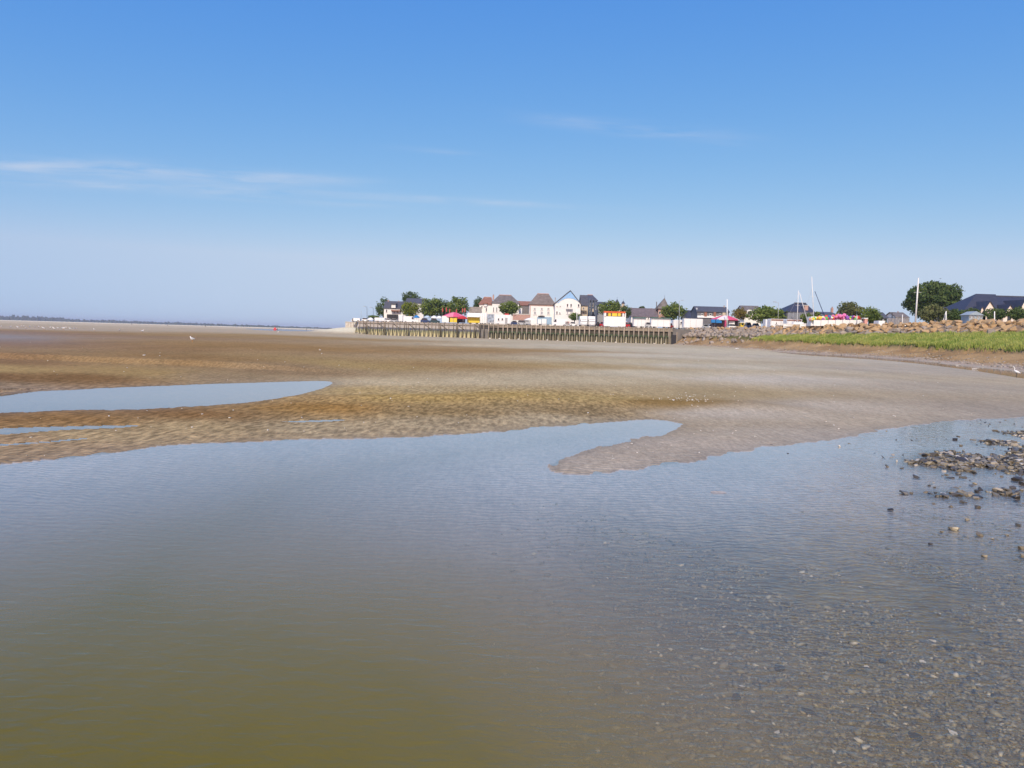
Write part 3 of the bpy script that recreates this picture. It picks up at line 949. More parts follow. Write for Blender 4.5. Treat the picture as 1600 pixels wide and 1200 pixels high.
def hull_mesh(name, n, material, flat=.7, seed=0):
    r = random.Random(seed)
    bm = bmesh.new()
    for _ in range(n):
        v = Vector((r.gauss(0, 1), r.gauss(0, 1), r.gauss(0, 1))).normalized()
        v = Vector((max(-.86, min(.86, v.x)), max(-.8, min(.8, v.y)), max(-flat, min(flat, v.z))))
        bm.verts.new(v)
    res = bmesh.ops.convex_hull(bm, input=bm.verts)
    junk = [g for g in res['geom_interior'] + res['geom_unused'] if isinstance(g, bmesh.types.BMVert)]
    bmesh.ops.delete(bm, geom=list(set(junk)), context='VERTS')
    me = bpy.data.meshes.new(name); bm.to_mesh(me); bm.free()
    me.materials.append(material)
    return me


ORANGE_ROCK = stone_material('orange_lichened_rock', (.34, .225, .12), (.52, .36, .19))
GREY_ROCK = stone_material('grey_tide_rock', (.20, .17, .14), (.38, .325, .27))
PALE_STONE = mat('pale_base_stone', (.62, .58, .52), .9, .2, 3)
STONE_MESH = [hull_mesh('pile_base_stone', 16, PALE_STONE, .7, 90 + k) for k in range(3)]  # pale lumps set at the pile bases
build_jetty()


# ------------------------------------------------------------------ rock bank
def build_rock_bank():
    root = thing('rock_bank', 'long bank of orange and grey boulders above the marsh grass', 'rock bank', (60, 190, 3))
    # earth core
    ys = np.linspace(228, 20, 90)
    mb = MB(); vs = []
    for y in ys:
        xt = float(ip(TOE, y)); ztoe = float(ip(ZTOE, y)); zc = crest(y)
        for dx, z in ((-.6, ztoe - .6), (1.2, ztoe + .55 * (zc - ztoe)), (3.0, zc - .45), (6.0, zc - .5), (11.0, 4.4)):
            vs.append((xt + dx - 60, y - 190, z - 3))
    k = 5
    mb.add(vs, [(a * k + j, a * k + j + 1, (a + 1) * k + j + 1, (a + 1) * k + j) for a in range(len(ys) - 1) for j in range(k - 1)])
    mb.build('earth_core', mat('bank_earth', (.27, .20, .13), .95, .25, 1.5, .05), root)
    om = [hull_mesh('rock', 17, ORANGE_ROCK, .72, k) for k in range(8)]
    gm = [hull_mesh('rock', 17, GREY_ROCK, .72, 20 + k) for k in range(8)]
    rocks = []                                      # (x, y, z, scale, rotation, orange)
    for tier in range(6):
        y = 226.0 + random.uniform(-1, 1)
        while y > 78:
            size = random.choice((.55, .62, .7, .78, .9)) * (1.12 if tier in (1, 3) else 1.0) * random.uniform(.85, 1.12)
            xt = float(ip(TOE, y)); ztoe = float(ip(ZTOE, y)); zc = crest(y)
            f = (0., .2, .42, .62, .82, 1.0)[tier] + random.uniform(-.07, .07)
            left = y > 176
            orange = random.random() < ((.12, .42, .78, .95, 1., 1.) if not left else (0, 0, .02, .08, .3, .75 if y < 208 else .2))[tier]
            rocks.append((xt - .4 + 3.2 * f + random.uniform(-.3, .3) - 60, y - 190, ztoe - .1 + f * (zc - ztoe) - .10 - 3,
                          (size * random.uniform(.85, 1.15), size * random.uniform(.95, 1.4), size * random.uniform(.62, .9)),
                          (random.uniform(-.5, .5), random.uniform(-.5, .5), random.uniform(0, 6.28)), orange))
            y -= size * 2.0 * random.uniform(.8, 1.1)
    for k in range(40):                             # tumbled rocks on the mud by the jetty end
        y = random.uniform(176, 214); xt = float(ip(TOE, y)); x = xt - random.uniform(.6, 5.0)
        s = random.uniform(.3, .8)
        rocks.append((x - 60, y - 190, zground(x, y) + s * .3 - 3, (s * 1.2, s, s * .7), (random.random(), random.random(), random.uniform(0, 6)), False))
    rocks.sort(key=lambda r_: -max(r_[3]) / max(r_[1] + 190, 60) * (1 if (r_[0] + 60) / (r_[1] + 190) < .72 else .2))
    for x, y, z, sc, ro, org in rocks[:300]:
        o = link('rock', random.choice(om if org else gm), root, (x, y, z)); o.scale = sc; o.rotation_euler = ro
    from mathutils import Euler
    for org, nm in ((True, om), (False, gm)):       # the smaller and farther ones
        VS, FS, off = [], [], 0
        for x, y, z, sc, ro, og in rocks[300:]:
            if og != org:
                continue
            me = random.choice(nm); M = np.array(Euler(ro).to_matrix())
            V = np.array([v.co[:] for v in me.vertices]) * np.array(sc) @ M.T + np.array((x, y, z))
            F = np.array([p.vertices[:] for p in me.polygons if len(p.vertices) == 3])
            VS.append(V); FS.append(F + off); off += len(V)
        me = np_mesh('small_rocks', np.concatenate(VS), np.concatenate(FS)); me.materials.append(ORANGE_ROCK if org else GREY_ROCK)
        link('small_rocks', me, root)['kind'] = 'stuff'
    return len(rocks)


CREST_PX = [(1060, 513.5), (1100, 511.5), (1160, 510), (1250, 507.5), (1340, 505), (1430, 502.5), (1480, 500), (1540, 499), (1600, 497.5)]


def _crest_table():
    out = []
    for p, q in CREST_PX:
        D = depth_at(p, 0)
        out.append((D, at(p, q, D)[2] - .25))
    out.sort()
    return np.array(out)


CREST = _crest_table()


def crest(y):
    return float(np.interp(y, CREST[:, 0], CREST[:, 1]))


NROCK = build_rock_bank()


# ------------------------------------------------------------------ marsh grass, shells, pebbles
def build_grass():
    n = 110000
    Y = np.exp(rng.uniform(math.log(60), math.log(180), n * 2))
    xf, xt = ip(FRONT, Y), ip(TOE, Y)
    u = rng.random(n * 2) ** 1.25
    X = xf - .5 + u * (xt - xf + .5)
    jag = 1.1 * vnoise(Y * .35, X * .08, 31) + .5 * vnoise(Y * 1.1, X * .3, 32)
    keep = (X > xf + jag - .25) & (X < xt - .2) & (Y < 176) & (X / Y < .80)
    clump = vnoise(X * .9, Y * .9, 61) + .6 * vnoise(X * 2.3, Y * 2.3, 62)
    keep &= rng.random(n * 2) < (.55 + .5 * clump)
    X, Y, clump = X[keep][:n], Y[keep][:n], clump[keep][:n]
    Z, inf = height(X[None], Y[None]); Z = Z[0]
    m = len(X)
    front = np.clip((X - ip(FRONT, Y)) / 3.0, 0, 1)
    h = (.40 + .38 * rng.random(m) ** 1.5 + .20 * clump) * (.75 + .35 * front) * np.interp(Y, [80, 150, 176], [1, .85, .5])
    a = rng.uniform(0, 2 * math.pi, m); w = rng.uniform(.025, .05, m)
    lean = rng.normal(0, .16, (m, 2)); lean[:, 0] -= .08
    dx, dy = np.cos(a) * w, np.sin(a) * w
    V = np.zeros((m, 4, 3))
    V[:, 0] = np.stack([X - dx, Y - dy, Z - .05], -1); V[:, 1] = np.stack([X + dx, Y + dy, Z - .05], -1)
    V[:, 2] = np.stack([X + dx * .5 + lean[:, 0] * h, Y + dy * .5 + lean[:, 1] * h, Z + h], -1)
    V[:, 3] = np.stack([X - dx * .5 + lean[:, 0] * h, Y - dy * .5 + lean[:, 1] * h, Z + h], -1)
    me = np_mesh('marsh_grass', V.reshape(-1, 3), np.arange(m * 4).reshape(-1, 4))
    mt = leaf_mat('marsh_grass_blade', (.20, .335, .05), (.62, .60, .21))
    me.materials.append(mt)
    tag(link('marsh_grass', me), 'bright green and straw coloured marsh grass below the rocks', 'grass', None, 'stuff')


build_grass()


def scatter_mesh(name, pts, sizes, material, flat, seed, npt=9, tilt=.5):
    """many small convex stones joined into one mesh"""
    r = np.random.default_rng(seed)
    bases = []
    for k in range(6):
        me = hull_mesh('tmp', npt, material, flat, seed * 7 + k)
        V = np.array([v.co[:] for v in me.vertices]); F = np.array([p.vertices[:] for p in me.polygons if len(p.vertices) == 3])
        bases.append((V, F)); bpy.data.meshes.remove(me)
    VS, FS, off = [], [], 0
    for p, s in zip(pts, sizes):
        V, F = bases[r.integers(6)]
        a = r.uniform(0, 2 * math.pi); c, sn = math.cos(a), math.sin(a)
        t = r.normal(0, tilt * .4)
        W = V * np.array([s * r.uniform(.8, 1.4), s * r.uniform(.6, 1.), s * r.uniform(.45, .8)])
        W = W @ np.array([[1, 0, math.sin(t)], [0, 1, 0], [-math.sin(t), 0, 1]])
        W = W @ np.array([[c, sn, 0], [-sn, c, 0], [0, 0, 1]]) + p
        VS.append(W); FS.append(F + off); off += len(W)
    me = np_mesh(name, np.concatenate(VS), np.concatenate(FS))
    me.materials.append(material)
    return me


def multi_mat(name, stops, rough=.55):
    m = bpy.data.materials.new(name); m.use_nodes = True
    N, L = m.node_tree.nodes, m.node_tree.links; b = N['Principled BSDF']; b.inputs['Roughness'].default_value = rough
    gi = N.new('ShaderNodeNewGeometry'); oi = N.new('ShaderNodeObjectInfo')
    ad = N.new('ShaderNodeMath'); ad.operation = 'ADD'; L.new(gi.outputs['Random Per Island'], ad.inputs[0]); L.new(oi.outputs['Random'], ad.inputs[1])
    fr = N.new('ShaderNodeMath'); fr.operation = 'FRACT'; L.new(ad.outputs[0], fr.inputs[0])
    cr = N.new('ShaderNodeValToRGB'); L.new(fr.outputs[0], cr.inputs[0]); cr.color_ramp.interpolation = 'CONSTANT'
    els = cr.color_ramp.elements
    els[0].position = 0; els[0].color = (*stops[0][1], 1); els[1].position = stops[1][0]; els[1].color = (*stops[1][1], 1)
    for p, c in stops[2:]:
        e = els.new(p); e.color = (*c, 1)
    tc = N.new('ShaderNodeTexCoord'); no = N.new('ShaderNodeTexNoise'); no.inputs['Scale'].default_value = 40; no.inputs['Detail'].default_value = 4
    L.new(tc.outputs['Object'], no.inputs['Vector'])
    mr = N.new('ShaderNodeMapRange'); mr.inputs['From Min'].default_value = .3; mr.inputs['From Max'].default_value = .7
    mr.inputs['To Min'].default_value = .75; mr.inputs['To Max'].default_value = 1.25; L.new(no.outputs['Fac'], mr.inputs['Value'])
    s = N.new('ShaderNodeVectorMath'); s.operation = 'SCALE'; L.new(cr.outputs[0], s.inputs[0]); L.new(mr.outputs[0], s.inputs['Scale'])
    L.new(s.outputs[0], b.inputs['Base Color'])
    return m


SHORE_STONE = multi_mat('wet_shore_stone', [(0, (.045, .042, .04)), (.14, (.095, .082, .06)), (.34, (.17, .14, .09)), (.56, (.26, .22, .145)), (.74, (.12, .118, .11)), (.85, (.38, .33, .25)), (.955, (.58, .53, .45))], .4)
BED_STONE = multi_mat('bed_stone', [(0, (.125, .112, .068)), (.3, (.165, .145, .085)), (.55, (.21, .182, .105)), (.76, (.075, .072, .050)), (.86, (.27, .235, .14)), (.98, (.48, .43, .31))], .7)
SHELL = mat('bleached_shell', (.75, .72, .66), .6, .1, 20)


def inside(P, x, y):
    return float(sdf(P, np.array([x]), np.array([y]), 5.)[0])


def build_stones():
    pts, sizes = [], []
    # stony bar
    for bi, P in enumerate(BARS):
        lo, hi = P.min(0), P.max(0); hi[0] = min(hi[0], 13.5)
        area = (hi[0] - lo[0]) * (hi[1] - lo[1]); n = int((1300 if bi < 1 else 1100) * area / 3)
        q = rng.uniform(lo, hi, (min(n, 14000), 2))
        d = sdf(P, q[:, 0], q[:, 1], 5.)
        q = q[(d < rng.normal(.02, .13, len(q)))]
        z, _ = height(q[:, 0][None], q[:, 1][None])
        for (x, y), zz in zip(q, z[0]):
            s = float(np.clip(rng.lognormal(-3.35, .42), .016, .09))
            pts.append((x, y, zz + s * .25)); sizes.append(s)
    # strays in the shallows, breaking the surface
    for p, r_ in (((1395, 712), 30), ((1490, 690), 35), ((1545, 705), 40), ((1500, 745), 30), ((1580, 752), 40), ((1540, 660), 30), ((1590, 780), 30)):
        c = ground(*p)[:2]
        for _ in range(16):
            x, y = c[0] + random.gauss(0, .5), c[1] + random.gauss(0, .7)
            s = random.uniform(.025, .055)
            pts.append((x, y, random.uniform(-.02, .012))); sizes.append(s)
    order = np.argsort([-(s / max(p[1], 3)) for p, s in zip(pts, sizes)])
    fp = []
    for k in order:
        a, b = proj(np.array(pts[k]))
        if a < 1602:
            fp.append(k)
    single = set(fp[:240])
    root = tag(link('pebble_bar', None, None, (8.5, 13, 0)), 'bar of dark wet pebbles and shells breaking the shallow water', None, None, 'structure')
    ms = [hull_mesh('pebble', 15, SHORE_STONE, .6, 300 + k) for k in range(8)]
    for k in single:
        p, s = pts[k], sizes[k]
        o = link('pebble', random.choice(ms), root, (p[0] - 8.5, p[1] - 13, p[2]))
        o.scale = (s * random.uniform(.9, 1.5), s * random.uniform(.7, 1.), s * random.uniform(.5, .85)); o.rotation_euler = (random.gauss(0, .2), random.gauss(0, .2), random.uniform(0, 6.28))
    # the named strays of the photograph: pixel, size in pixels
    for px, py, w in ((1490, 827, 16), (1511, 812, 10), (1529, 793, 11), (1391, 797, 9), (1412, 771, 14), (1424, 771, 7), (1452, 759, 6), (1460, 762, 6), (1395, 711, 6), (1538, 869, 9),
                      (1530, 836, 12), (1471, 831, 7), (1458, 787, 7), (1592, 821, 10), (1596, 857, 12), (1600, 869, 12), (1573, 836, 7), (1582, 763, 11), (1517, 759, 8), (1565, 745, 7),
                      (1477, 776, 15), (1492, 687, 9), (1590, 750, 16), (1600, 757, 14), (1486, 792, 7), (1550, 842, 6), (1454, 850, 7)):
        g_ = ground(px, py); r = w * mpp(math.hypot(g_[0], g_[1])) * .52
        o = link('pebble', random.choice(ms), root, (g_[0] - 8.5, g_[1] - 13, r * .12)); o.scale = (r, r * .85, r * .62); o.rotation_euler = (0, random.uniform(-.2, .2), random.uniform(0, 6))
    rest = [k for k in range(len(pts)) if k not in single]
    me = scatter_mesh('gravel', np.array([pts[k] for k in rest]) - np.array([8.5, 13, 0]), [sizes[k] for k in rest], SHORE_STONE, .6, 5)
    g = link('gravel', me, root); g['kind'] = 'stuff'
    # stony bed under the shallows
    n = 60000
    Y = np.exp(rng.uniform(math.log(2.6), math.log(13), n)); X = rng.uniform(-.2, .78, n) * Y
    sh = sstep(-1.5, 2.4, X - .10 * Y)
    keep = rng.random(n) < sh ** 1.2 * sstep(10.5, 6., Y)
    X, Y = X[keep], Y[keep]
    Z, _ = height(X[None], Y[None]); Z = Z[0]
    ok = Z < -.03
    X, Y, Z = X[ok], Y[ok], Z[ok]
    S = np.clip(rng.lognormal(-4.35, .45, len(X)), .006, .045)
    P = np.stack([X, Y, np.minimum(Z + S * .2, -.01 - S * .5)], -1)
    me = scatter_mesh('bed_pebbles', P, S, BED_STONE, .5, 6)
    tag(link('bed_pebbles', me), 'pebbles and broken shells under the clear shallow water', 'pebbles', None, 'stuff')
    # weed-dark stones seen through the water
    wroot = tag(link('sunken_stones', None, None, (2, 5, 0)), 'dark weedy stones lying under the shallow water', None, None, 'structure')
    wm = [hull_mesh('sunken_stone', 15, mat('weedy_stone', (.02, .024, .02), .9, .3, 9), .5, 500 + k) for k in range(4)]
    for px, py, w in ((1217, 1049, 32), (1150, 1091, 30), (1262, 1116, 26), (1380, 1045, 22), (965, 1068, 26), (1430, 1160, 30), (1150, 938, 14), (985, 1165, 26), (1330, 1060, 18), (1480, 1025, 24)):
        g_ = ground(px, py, -.08); zz = zground(g_[0], g_[1]); r = w * mpp(math.hypot(g_[0], g_[1])) * .45
        o = link('sunken_stone', random.choice(wm), wroot, (g_[0] - 2, g_[1] - 5, max(zz, -.12) + .012)); o.scale = (r, r * .7, min(r * .45, .04)); o.rotation_euler = (0, 0, random.uniform(0, 6))
    lm = hull_mesh('sunken_shell', 14, mat('pale_sunken_shell', (.62, .55, .42), .7, .15, 12), .45, 77)
    for px, py, w in ((1439, 1033, 15), (1216, 1143, 14), (1488, 1143, 18), (1456, 1004, 12), (1418, 1055, 12), (1160, 1072, 12), (1530, 1069, 10), (1345, 923, 9), (1352, 1043, 12)):
        g_ = ground(px, py, -.04); zz = zground(g_[0], g_[1]); r = w * mpp(math.hypot(g_[0], g_[1])) * .5
        o = link('sunken_shell', lm, wroot, (g_[0] - 2, g_[1] - 5, max(zz, -.05) + .006)); o.scale = (r, r * .75, min(r * .35, .02)); o.rotation_euler = (0, 0, random.uniform(0, 6))
    # shells scattered over the sand
    pts, sizes = [], []
    for _ in range(70):
        g_ = ground(random.gauss(1075, 22), random.gauss(632, 5)); pts.append(g_[:2]); sizes.append(random.uniform(.015, .035))
    for _ in range(240):
        px, py = random.uniform(0, 1600), random.uniform(535, 725)
        if px > 1050 and py < 552:
            continue
        g_ = ground(px, py); pts.append(g_[:2]); sizes.append(random.uniform(.008, .022) * (1 + g_[1] / 45))
    for px, py in ((1398, 653), (1145, 681), (1048, 700), (1095, 675), (958, 720), (1310, 672), (1180, 685), (610, 632), (359, 657), (250, 571), (500, 555), (502, 562), (225, 570), (1290, 663), (300, 671)):
        g_ = ground(px, py); pts.append(g_[:2]); sizes.append(2.2 * mpp(g_[1]))
    q = np.array(pts); Z, inf = height(q[:, 0][None], q[:, 1][None])
    ok = (Z[0] > .015)
    P = np.concatenate([q, Z[0][:, None] + .01], 1)[ok]
    me = scatter_mesh('shells', P, np.array(sizes)[ok], SHELL, .4, 8)
    tag(link('shells', me), 'white shells strewn thinly over the sand', 'shells', None, 'stuff')

    # broken stone and clods along the foot of the mud bank
    y = rng.uniform(62, 200, 1500); x = ip(EDGE, y) + rng.gamma(1.6, 1.1, 1500) + .3
    Z, _ = height(x[None], y[None])
    me = scatter_mesh('bank_rubble', np.stack([x, y, Z[0] + .02], -1), rng.uniform(.05, .20, 1500), mat('mud_clod', (.34, .30, .25), .9, .25, 2, island=.35), .6, 12)
    tag(link('bank_rubble', me), 'broken stones and clods along the foot of the mud bank', 'rubble', None, 'stuff')


build_stones()


# ------------------------------------------------------------------ trees
def leaves(crown_pts, radii, n, size, seed):
    """leaf clumps spread over and through a set of lobes; faces turned outwards"""
    r = np.random.default_rng(seed)
    C = np.array(crown_pts); R = np.array(radii)
    w = R.prod(1) ** (2 / 3); idx = r.choice(len(C), n, p=w / w.sum())
    d = r.normal(size=(n, 3)); d /= np.linalg.norm(d, axis=1)[:, None]
    rad = np.clip(1.02 - np.abs(r.normal(0, .26, n)) + (r.random(n) < .10) * r.uniform(0, .35, n), .15, 1.3)
    P = C[idx] + d * R[idx] * rad[:, None]
    nrm = d + r.normal(0, .55, (n, 3)); nrm /= np.linalg.norm(nrm, axis=1)[:, None]
    up = r.normal(size=(n, 3)); u = np.cross(nrm, up); u /= np.linalg.norm(u, axis=1)[:, None]; v = np.cross(nrm, u)
    s = (size * r.uniform(.55, 1.3, n))[:, None]
    V = np.stack([P - u * s - v * s * .35, P + u * s * .2 - v * s * .8, P + u * s * 1.05 + v * s * .3, P - u * s * .15 + v * s * .75], 1)
    return V.reshape(-1, 3), np.arange(4 * n).reshape(-1, 4)


LEAF = {
    'dark': leaf_mat('dark_leaf', (.048, .090, .034), (.155, .21, .075)),
    'mid': leaf_mat('mid_leaf', (.075, .130, .036), (.26, .32, .085)),
    'yellow': leaf_mat('yellow_green_leaf', (.115, .165, .028), (.30, .335, .055)),
    'olive': leaf_mat('olive_leaf', (.14, .12, .03), (.32, .25, .08)),
    'grey': leaf_mat('grey_green_leaf', (.085, .11, .05), (.24, .25, .105)),
}
TREE_N = [0]


def tree(label, px0, px1, py0, py1, extra, kind='mid', cat='tree', name='broadleaf_tree', group=None, n=None, dens=1.0, bush=False):
    TREE_N[0] += 1
    sd = 1000 + TREE_N[0] * 17
    r = random.Random(sd)
    pc = (px0 + px1) / 2
    D = depth_at(pc, extra)
    c, top, bot = at(pc, (py0 + py1) / 2, D), at(pc, py0, D), at(pc, py1, D)
    W = (px1 - px0) * mpp(D) / 2 * 1.12; H = (top[2] - bot[2]) / 2 * 1.08
    base = ZQ
    t = thing(name, label, cat, (c[0], D, base), 0, group)
    zc = (top[2] + bot[2]) / 2 - base
    th = max(zc - H * .2, .4)
    # trunk and limbs
    mb = MB(); rt = max(.07, W * .07)
    lean = r.uniform(-.3, .3)
    mb.tube((0, 0, -.1), (lean * .4, 0, th * .6), rt, rt * .8); mb.tube((lean * .4, 0, th * .6), (lean, 0, zc), rt * .8, rt * .5)
    for k in range(6):
        a = k * 1.05 + r.uniform(-.3, .3)
        q = (lean + math.cos(a) * W * .6, math.sin(a) * W * .55, zc + H * r.uniform(-.2, .6))
        mb.tube((lean * .5, 0, th * r.uniform(.55, .95)), q, rt * .45, rt * .12, 5)
    mb.build('trunk', TRUNK, t, smooth=True)
    pts, rad = [], []
    nl = (46 if not bush else 26) if not n else 80
    for k in range(nl):
        d_ = np.array([r.gauss(0, 1), r.gauss(0, 1), r.gauss(0, 1)]); d_ /= np.linalg.norm(d_)
        q = d_ * r.uniform(.50, .82)
        wid = 1.0 if q[2] > -.35 else .86
        pts.append((q[0] * W * wid, q[1] * W * .9, zc + q[2] * H))
        s = r.uniform(.17, .30) if not n else r.uniform(.14, .24)
        rad.append((s * W, s * W, s * H * r.uniform(.9, 1.15)))
    pts += [(0, 0, zc), (-.3 * W, 0, zc - .1 * H), (.3 * W, 0, zc - .1 * H), (.1 * W, 0, zc + .25 * H), (0, 0, zc - .45 * H)]
    rad += [(.62 * W, .62 * W, .62 * H), (.54 * W, .5 * W, .6 * H), (.54 * W, .5 * W, .6 * H), (.5 * W, .5 * W, .58 * H), (.6 * W, .5 * W, .45 * H)]
    size = float(np.clip(.07 * math.sqrt(W * H), .15, .30))
    n = n or int(np.clip(dens * 9.0 * (W * H + W * W) / size ** 2 * .5, 1800, 7500))
    V, F = leaves(pts, rad, n, size, sd)
    V[:, 2] = np.maximum(V[:, 2], .05)
    me = np_mesh('crown', V, F); me.materials.append(LEAF[kind])
    link('crown', me, t)
    return t


# ------------------------------------------------------------------ houses
def win(root, x, y, z0, z1, w, pane=None, frame=None):
    """window on a wall that faces the camera; (x, y) in the coordinates of root"""
    f = MB()
    b = max(.07, w * .12)
    f.box(x - w / 2, x - w / 2 + b, y - .07, y + .02, z0, z1); f.box(x + w / 2 - b, x + w / 2, y - .07, y + .02, z0, z1)
    f.box(x - w / 2 + b, x + w / 2 - b, y - .07, y + .02, z1 - b, z1); f.box(x - w / 2 + b, x + w / 2 - b, y - .07, y + .02, z0, z0 + b)
    fo = f.build('window', frame or WHITE, root)
    MB().box(x - w / 2 + b, x + w / 2 - b, y - .03, y + .01, z0 + b, z1 - b).build('pane', pane or GLASS, fo)
    MB().box(x - w / 2 - .08, x + w / 2 + .08, y - .16, y, z0 - .1, z0 - .005).build('sill', CONCRETE, fo)


def house(name, label, px0, px1, eave, ridge, extra, depth, wall, roofm, kind='gable_x', rp=None, windows=(), chimneys=(), group=None, D=None, pane=None, base=ZQ):
    pc = (px0 + px1) / 2
    D = D or depth_at(pc, extra)
    x0, x1 = at(px0, eave, D)[0], at(px1, eave, D)[0]
    ze = at(pc, eave, D)[2] - base
    cx = (x0 + x1) / 2; hw = (x1 - x0) / 2
    t = thing(name, label, 'house', (cx, D, base), 0, group)
    Dr = D + depth / 2
    if kind == 'gable_front':
        apx = rp if rp else pc
        ax = at(apx, ridge, D)[0] - cx; zr = at(apx, ridge, D)[2] - base
        MB().prism_y([(-hw, 0), (hw, 0), (hw, ze), (ax, zr), (-hw, ze)], 0, depth).build('wall', wall, t)
        o, th = .35, .22
        rf = MB()
        for sx, ex in ((-1, -hw), (1, hw)):
            sl = (zr - ze) / abs(ax - ex)
            xe, zee = ex + sx * o, ze - o * sl
            prof = [(ax, zr + .03), (xe, zee + .03), (xe, zee + .03 + th), (ax, zr + .03 + th)]
            rf.prism_y(prof if sx > 0 else prof[::-1], -o, depth + o)
        rf.build('roof', roofm, t)
    elif kind == 'gable_x':
        zr = at(pc, ridge, Dr)[2] - base
        MB().prism_x([(0, 0), (depth, 0), (depth, ze), (depth / 2, zr), (0, ze)], -hw, hw).build('wall', wall, t)
        rf = MB(); o, th = .3, .2
        sl = (zr - ze) / (depth / 2)
        rf.prism_x([(depth / 2, zr + .03), (-o, ze - o * sl + .03), (-o, ze - o * sl + th), (depth / 2, zr + th + .03)], -hw - .25, hw + .25)
        rf.prism_x([(depth / 2, zr + .03), (depth / 2, zr + th + .03), (depth + o, ze - o * sl + th), (depth + o, ze - o * sl + .03)], -hw - .25, hw + .25)
        rf.build('roof', roofm, t)
    else:                                           # hip
        r0, r1 = rp
        zr = at(pc, ridge, Dr)[2] - base
        rx0, rx1 = at(r0, ridge, Dr)[0] - cx, at(r1, ridge, Dr)[0] - cx
        MB().box(-hw, hw, 0, depth, 0, ze).build('wall', wall, t)
        o = .35
        E = [(-hw - o, -o, ze), (hw + o, -o, ze), (hw + o, depth + o, ze), (-hw - o, depth + o, ze)]
        e2 = [(x, y, z + .15) for x, y, z in E]
        MB().add(E + e2 + [(rx0, depth / 2, zr), (rx1, depth / 2, zr)],
                 [(3, 2, 1, 0), (0, 1, 5, 4), (1, 2, 6, 5), (2, 3, 7, 6), (3, 0, 4, 7), (4, 5, 9, 8), (5, 6, 9), (6, 7, 8, 9), (7, 4, 8)]).build('roof', roofm, t)
        rc = MB().tube((rx0, depth / 2, zr + .03), (rx1, depth / 2, zr + .03), .16)
        rc.build('ridge_tiles', PALE_BRICK if roofm is not SLATE_BLUE else SLATE, t)
    for q in windows:
        px, a, b, w = q[:4]
        x = at(px, a, D)[0] - cx; z1, z0 = at(px, a, D)[2] - base, at(px, b, D)[2] - base
        win(t, x, 0, z0, z1, w * mpp(D), q[4] if len(q) > 4 else pane)
    for px, a, b, w, m in chimneys:
        p = at(px, a, Dr); q = at(px, b, Dr); x = p[0] - cx; w2 = w * mpp(D) / 2
        ch = MB().box(x - w2, x + w2, depth / 2 - w2, depth / 2 + w2, q[2] - base - .6, p[2] - base)
        co = ch.build('chimney', m, t)
        MB().tube((x, depth / 2, p[2] - base), (x, depth / 2, p[2] - base + .35), .14, .11, 6).build('chimney_pot', BRICK, co)
    t['D'] = D
    return t


def part_box(t, name, px0, px1, py0, py1, y0, y1, m, D=None):
    """a part seen between two pixel columns and rows, at depth y0..y1 behind the thing's front"""
    D = (D or t['D']) if 'D' in t or D else t.location.y
    a, b = at(px0, py1, D + y0), at(px1, py0, D + y0)
    return MB().box(a[0] - t.location.x, b[0] - t.location.x, y0, y1, a[2] - t.location.z, b[2] - t.location.z).build(name, m, t)


GH = 'houses along the quay'
h = house('seaside_villa', 'white villa with dark slate roof and dark balcony between two trees', 600, 634, 482, 471.5, 34, 9, RENDERED, SLATE, 'gable_x', None,
          [(604, 483.5, 488, 2.4), (616, 484, 489, 3), (621, 484, 489, 3), (626, 484, 489, 3)], [(607, 469.5, 474, 2.2, PALE_BRICK), (623, 471, 474, 2, PALE_BRICK)], GH)
part_box(h, 'dormer', 611.5, 618, 475.5, 481, -.6, 2.5, RENDERED)
part_box(h, 'dormer_roof', 610.5, 619, 474, 475.6, -.9, 3, SLATE)
part_box(h, 'awning', 611, 625, 484.6, 486.2, -1.2, -.1, RED_TILE)
part_box(h, 'balcony', 604.5, 621, 491.5, 497, -1.6, -.1, DARK_METAL)
house('town_house', 'house with slate roof and white chimney mostly hidden behind the trees', 634, 662, 473.5, 467, 48, 9, RENDERED, SLATE, 'gable_x', None, [(640, 475, 479, 2.5)], [(636.5, 469.5, 475, 3, WHITE)], GH)
house('cottage', 'small cottage with beige weathered roof beside the tall leafy trees', 734, 750, 488, 480.5, 30, 8, RENDERED, mat('beige_tile', (.30, .26, .21), .9, .25, 1.5), 'gable_x', None, [(740, 489.5, 493, 2), (745, 489.5, 493, 2)], [], GH)
h = house('white_house', 'white house under a brown red tiled gable left of the slate hipped roof', 749, 769, 476, 464.5, 36, 11, RENDERED, RED_TILE, 'hip', (756, 768),
          [(753, 478, 481, 2.2), (760, 481, 487, 2.2)], [], GH)
part_box(h, 'dormer', 756, 761, 474.5, 478.5, -.5, 2, RENDERED)
part_box(h, 'dormer_roof', 755, 762, 473, 474.6, -.9, 2.5, RED_TILE)
house('corner_house', 'large white corner house with hipped slate roof behind a round tree', 769, 811, 474, 461.2, 33, 11, RENDERED, OLD_SLATE, 'hip', (780, 799),
      [(771.3, 480, 487.5, 1.7), (766.3 + 10, 480, 487.5, 1.7), (801, 480, 487, 2), (806, 480, 487, 2)], [(771, 461.5, 466, 2.4, PALE_BRICK)], GH)
h = house('brick_house', 'dark grey brick house with red tiled ridge between two white houses', 809, 829, 477, 471.5, 44, 8, mat('grey_brick', (.20, .185, .18), .9, .2, 3), RED_TILE, 'gable_x', None,
          [(815, 483.5, 488, 2, GLASS)], [], GH)
part_box(h, 'lean_to', 810, 816, 481, 490, -3.0, -.2, RENDERED)
